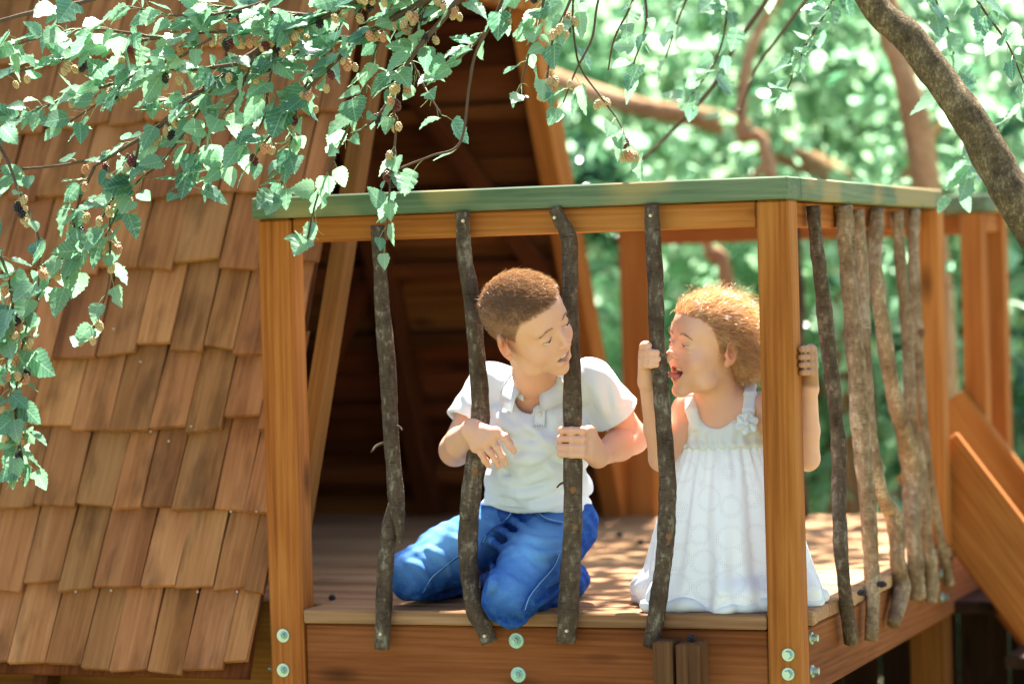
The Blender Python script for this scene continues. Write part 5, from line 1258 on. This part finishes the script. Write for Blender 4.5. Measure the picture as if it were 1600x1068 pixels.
M['eyelet'] = eyelet_mat(); M['cotton'] = cloth_mat('white_cotton', (.82, .84, .85), 900, .9, transl=.2)
ct, cb = A(1128, 690, .125), np.array((*A(1141, 936, .165)[:2], 0.0))
def skirt():
    nu, nv = 220, 64; g = np.random.default_rng(3); V = np.zeros((nv, nu, 3)); UV = np.zeros((nv, nu, 2)); th = np.arange(nu) / nu * 2 * math.pi
    ph = g.uniform(0, 6.28, 8)
    for i in range(nv):
        t = i / (nv - 1); z = ct[2] * (1 - t) + .004 * t
        c_ = ct[:2] * (1 - t) + cb[:2] * t
        rx = np.interp(t, [0, .06, .25, .5, .75, .93, 1], [.074, .079, .100, .120, .136, .150, .158]); ry = np.interp(t, [0, .06, .25, .5, .75, .93, 1], [.050, .055, .078, .105, .125, .142, .150])
        amp = np.interp(t, [0, .1, .5, 1], [.003, .007, .015, .020])
        f = (np.exp(-t * 6) * .8 * np.sin(30 * th + ph[0] + 2 * np.sin(3 * th)) + (1 - math.exp(-t * 3)) * (.75 * np.sin(9 * th + ph[1] + 1.3 * np.sin(2 * th + t * 1.5) + .8 * t) + .45 * np.sin(15 * th + ph[2] - 1.2 * t + np.sin(4 * th)) + .2 * np.sin(23 * th + 2 * t)))
        low = max(0, (t - .80) / .20); bump_ = .020 * math.sin(low * math.pi) * (np.sin(3 * th + ph[3]) * .5 + .5)
        wob = 1 + .05 * low * np.sin(5 * th + ph[4])
        ca, sa = np.cos(th), np.sin(th); rr = f * amp + bump_
        V[i, :, 0] = c_[0] + ca * (rx * wob + rr); V[i, :, 1] = c_[1] + sa * (ry * wob + rr); V[i, :, 2] = z + (.008 * low * np.sin(7 * th + ph[5]) * (1 - low * .6) if low > 0 else 0)
        V[i, :, 2] = np.maximum(V[i, :, 2], .003)
        UV[i, :, 0] = th / 6.283 * .85; UV[i, :, 1] = t * .34
    V[:, :, 1] = np.where((V[:, :, 2] < .03) & (V[:, :, 1] < .012), .012 + (V[:, :, 1] - .012) * .3, V[:, :, 1])
    F = [(i * nu + j, (i + 1) * nu + j, (i + 1) * nu + (j + 1) % nu, i * nu + (j + 1) % nu) for i in range(nv - 1) for j in range(nu)]
    return V.reshape(-1, 3), np.array(F)[:, ::-1], UV.reshape(-1, 2)
v, f, uv = skirt(); hemring = v[-220:]
C_ = np.concatenate([hemring, hemring[:1]]); cen = hemring.mean(0); C_ = C_ + (cen - C_) * .02; C_[:, 2] = .010
rr_ = .0085 + .0045 * np.sin(np.arange(221) / 220 * 6.283 * 6 + 1) + .003 * np.sin(np.arange(221) / 220 * 6.283 * 13); C_[:, 2] = rr_ * .95
hv_, hf_ = tube(C_, rr_, 10, .06, 4, False); link('hem', np_mesh('hem', hv_, hf_), girl, M['cotton'])
link('skirt', np_mesh('skirt', v, f, True, None, uv), girl, M['eyelet'])
D_ = Field((-.27, .02, .25), (-.02, .22, .42), .0020)
D_.ell(A(1128, 674, .125), (.078, .052, .052), None, .01); D_.ell(A(1128, 693, .125), (.080, .056, .014), None, .012)
D_.warp(lambda X, Y, Z: -.0018 * np.sin(X * 330 + 2 * np.sin(Z * 90)) * np.clip((.325 - Z) / .02, 0, 1) * np.clip((Z - .25) / .02, 0, 1) - .0012 * fold(X, Y, Z, (.3, 0, 1), .03, .5, (9, 0, 3), .6))
D_.ell(A(1120, 622, .085), (.040, .06, .052), None, .004, True); D_.ell(A(1120, 600, .13), (.052, .05, .052), None, .004, True)
D_.plane_cut(A(1128, 702, .125), (0, 0, -1))
for pts in (((1088, 668, .078), (1080, 640, .082), (1077, 618, .10), (1082, 604, .13), (1090, 606, .16), (1095, 640, .172)), ((1166, 668, .078), (1170, 640, .080), (1172, 615, .098), (1172, 602, .128), (1168, 606, .158), (1164, 640, .170))):
    P_ = [A(*q) for q in pts]
    for i in range(len(P_) - 1):
        for off in (-.006, 0, .006): D_.cap(P_[i] + np.array((off, 0, 0)), P_[i + 1] + np.array((off, 0, 0)), .0052, None, .004)
vb, fb = D_.mesh(1); del D_
bod = link('bodice', np_mesh('bodice', vb, fb), girl, M['cotton'])
# cloth flower on the strap
fc = on_mesh(vb, 1167, 661, .006); nf = Vector((.3, -.93, .2)).normalized(); fm = frame_from((1, .3, 0), nf).to_4x4()
for i in range(6):
    a = i * 1.047 + .3; bm = bmesh.new(); bmesh.ops.create_uvsphere(bm, u_segments=12, v_segments=8, radius=1)
    for q in bm.verts: q.co = Vector((q.co.x * .0105 + .0105, q.co.y * .0088, q.co.z * .0016 + .16 * q.co.x * .0105 + .0022 * math.sin(q.co.y * 4)))
    me = bpy.data.meshes.new('petal'); bm.to_mesh(me); bm.free()
    for p in me.polygons: p.use_smooth = True
    link('petal', me, bod, M['cotton'], Matrix.Translation(Vector(fc)) @ fm @ Matrix.Rotation(a, 4, 'Z'))
bm = bmesh.new(); bmesh.ops.create_icosphere(bm, subdivisions=2, radius=.0045); me = bpy.data.meshes.new('flower_centre'); bm.to_mesh(me); bm.free()
link('flower_centre', me, bod, M['cotton'], Matrix.Translation(Vector(fc) + nf * .003))
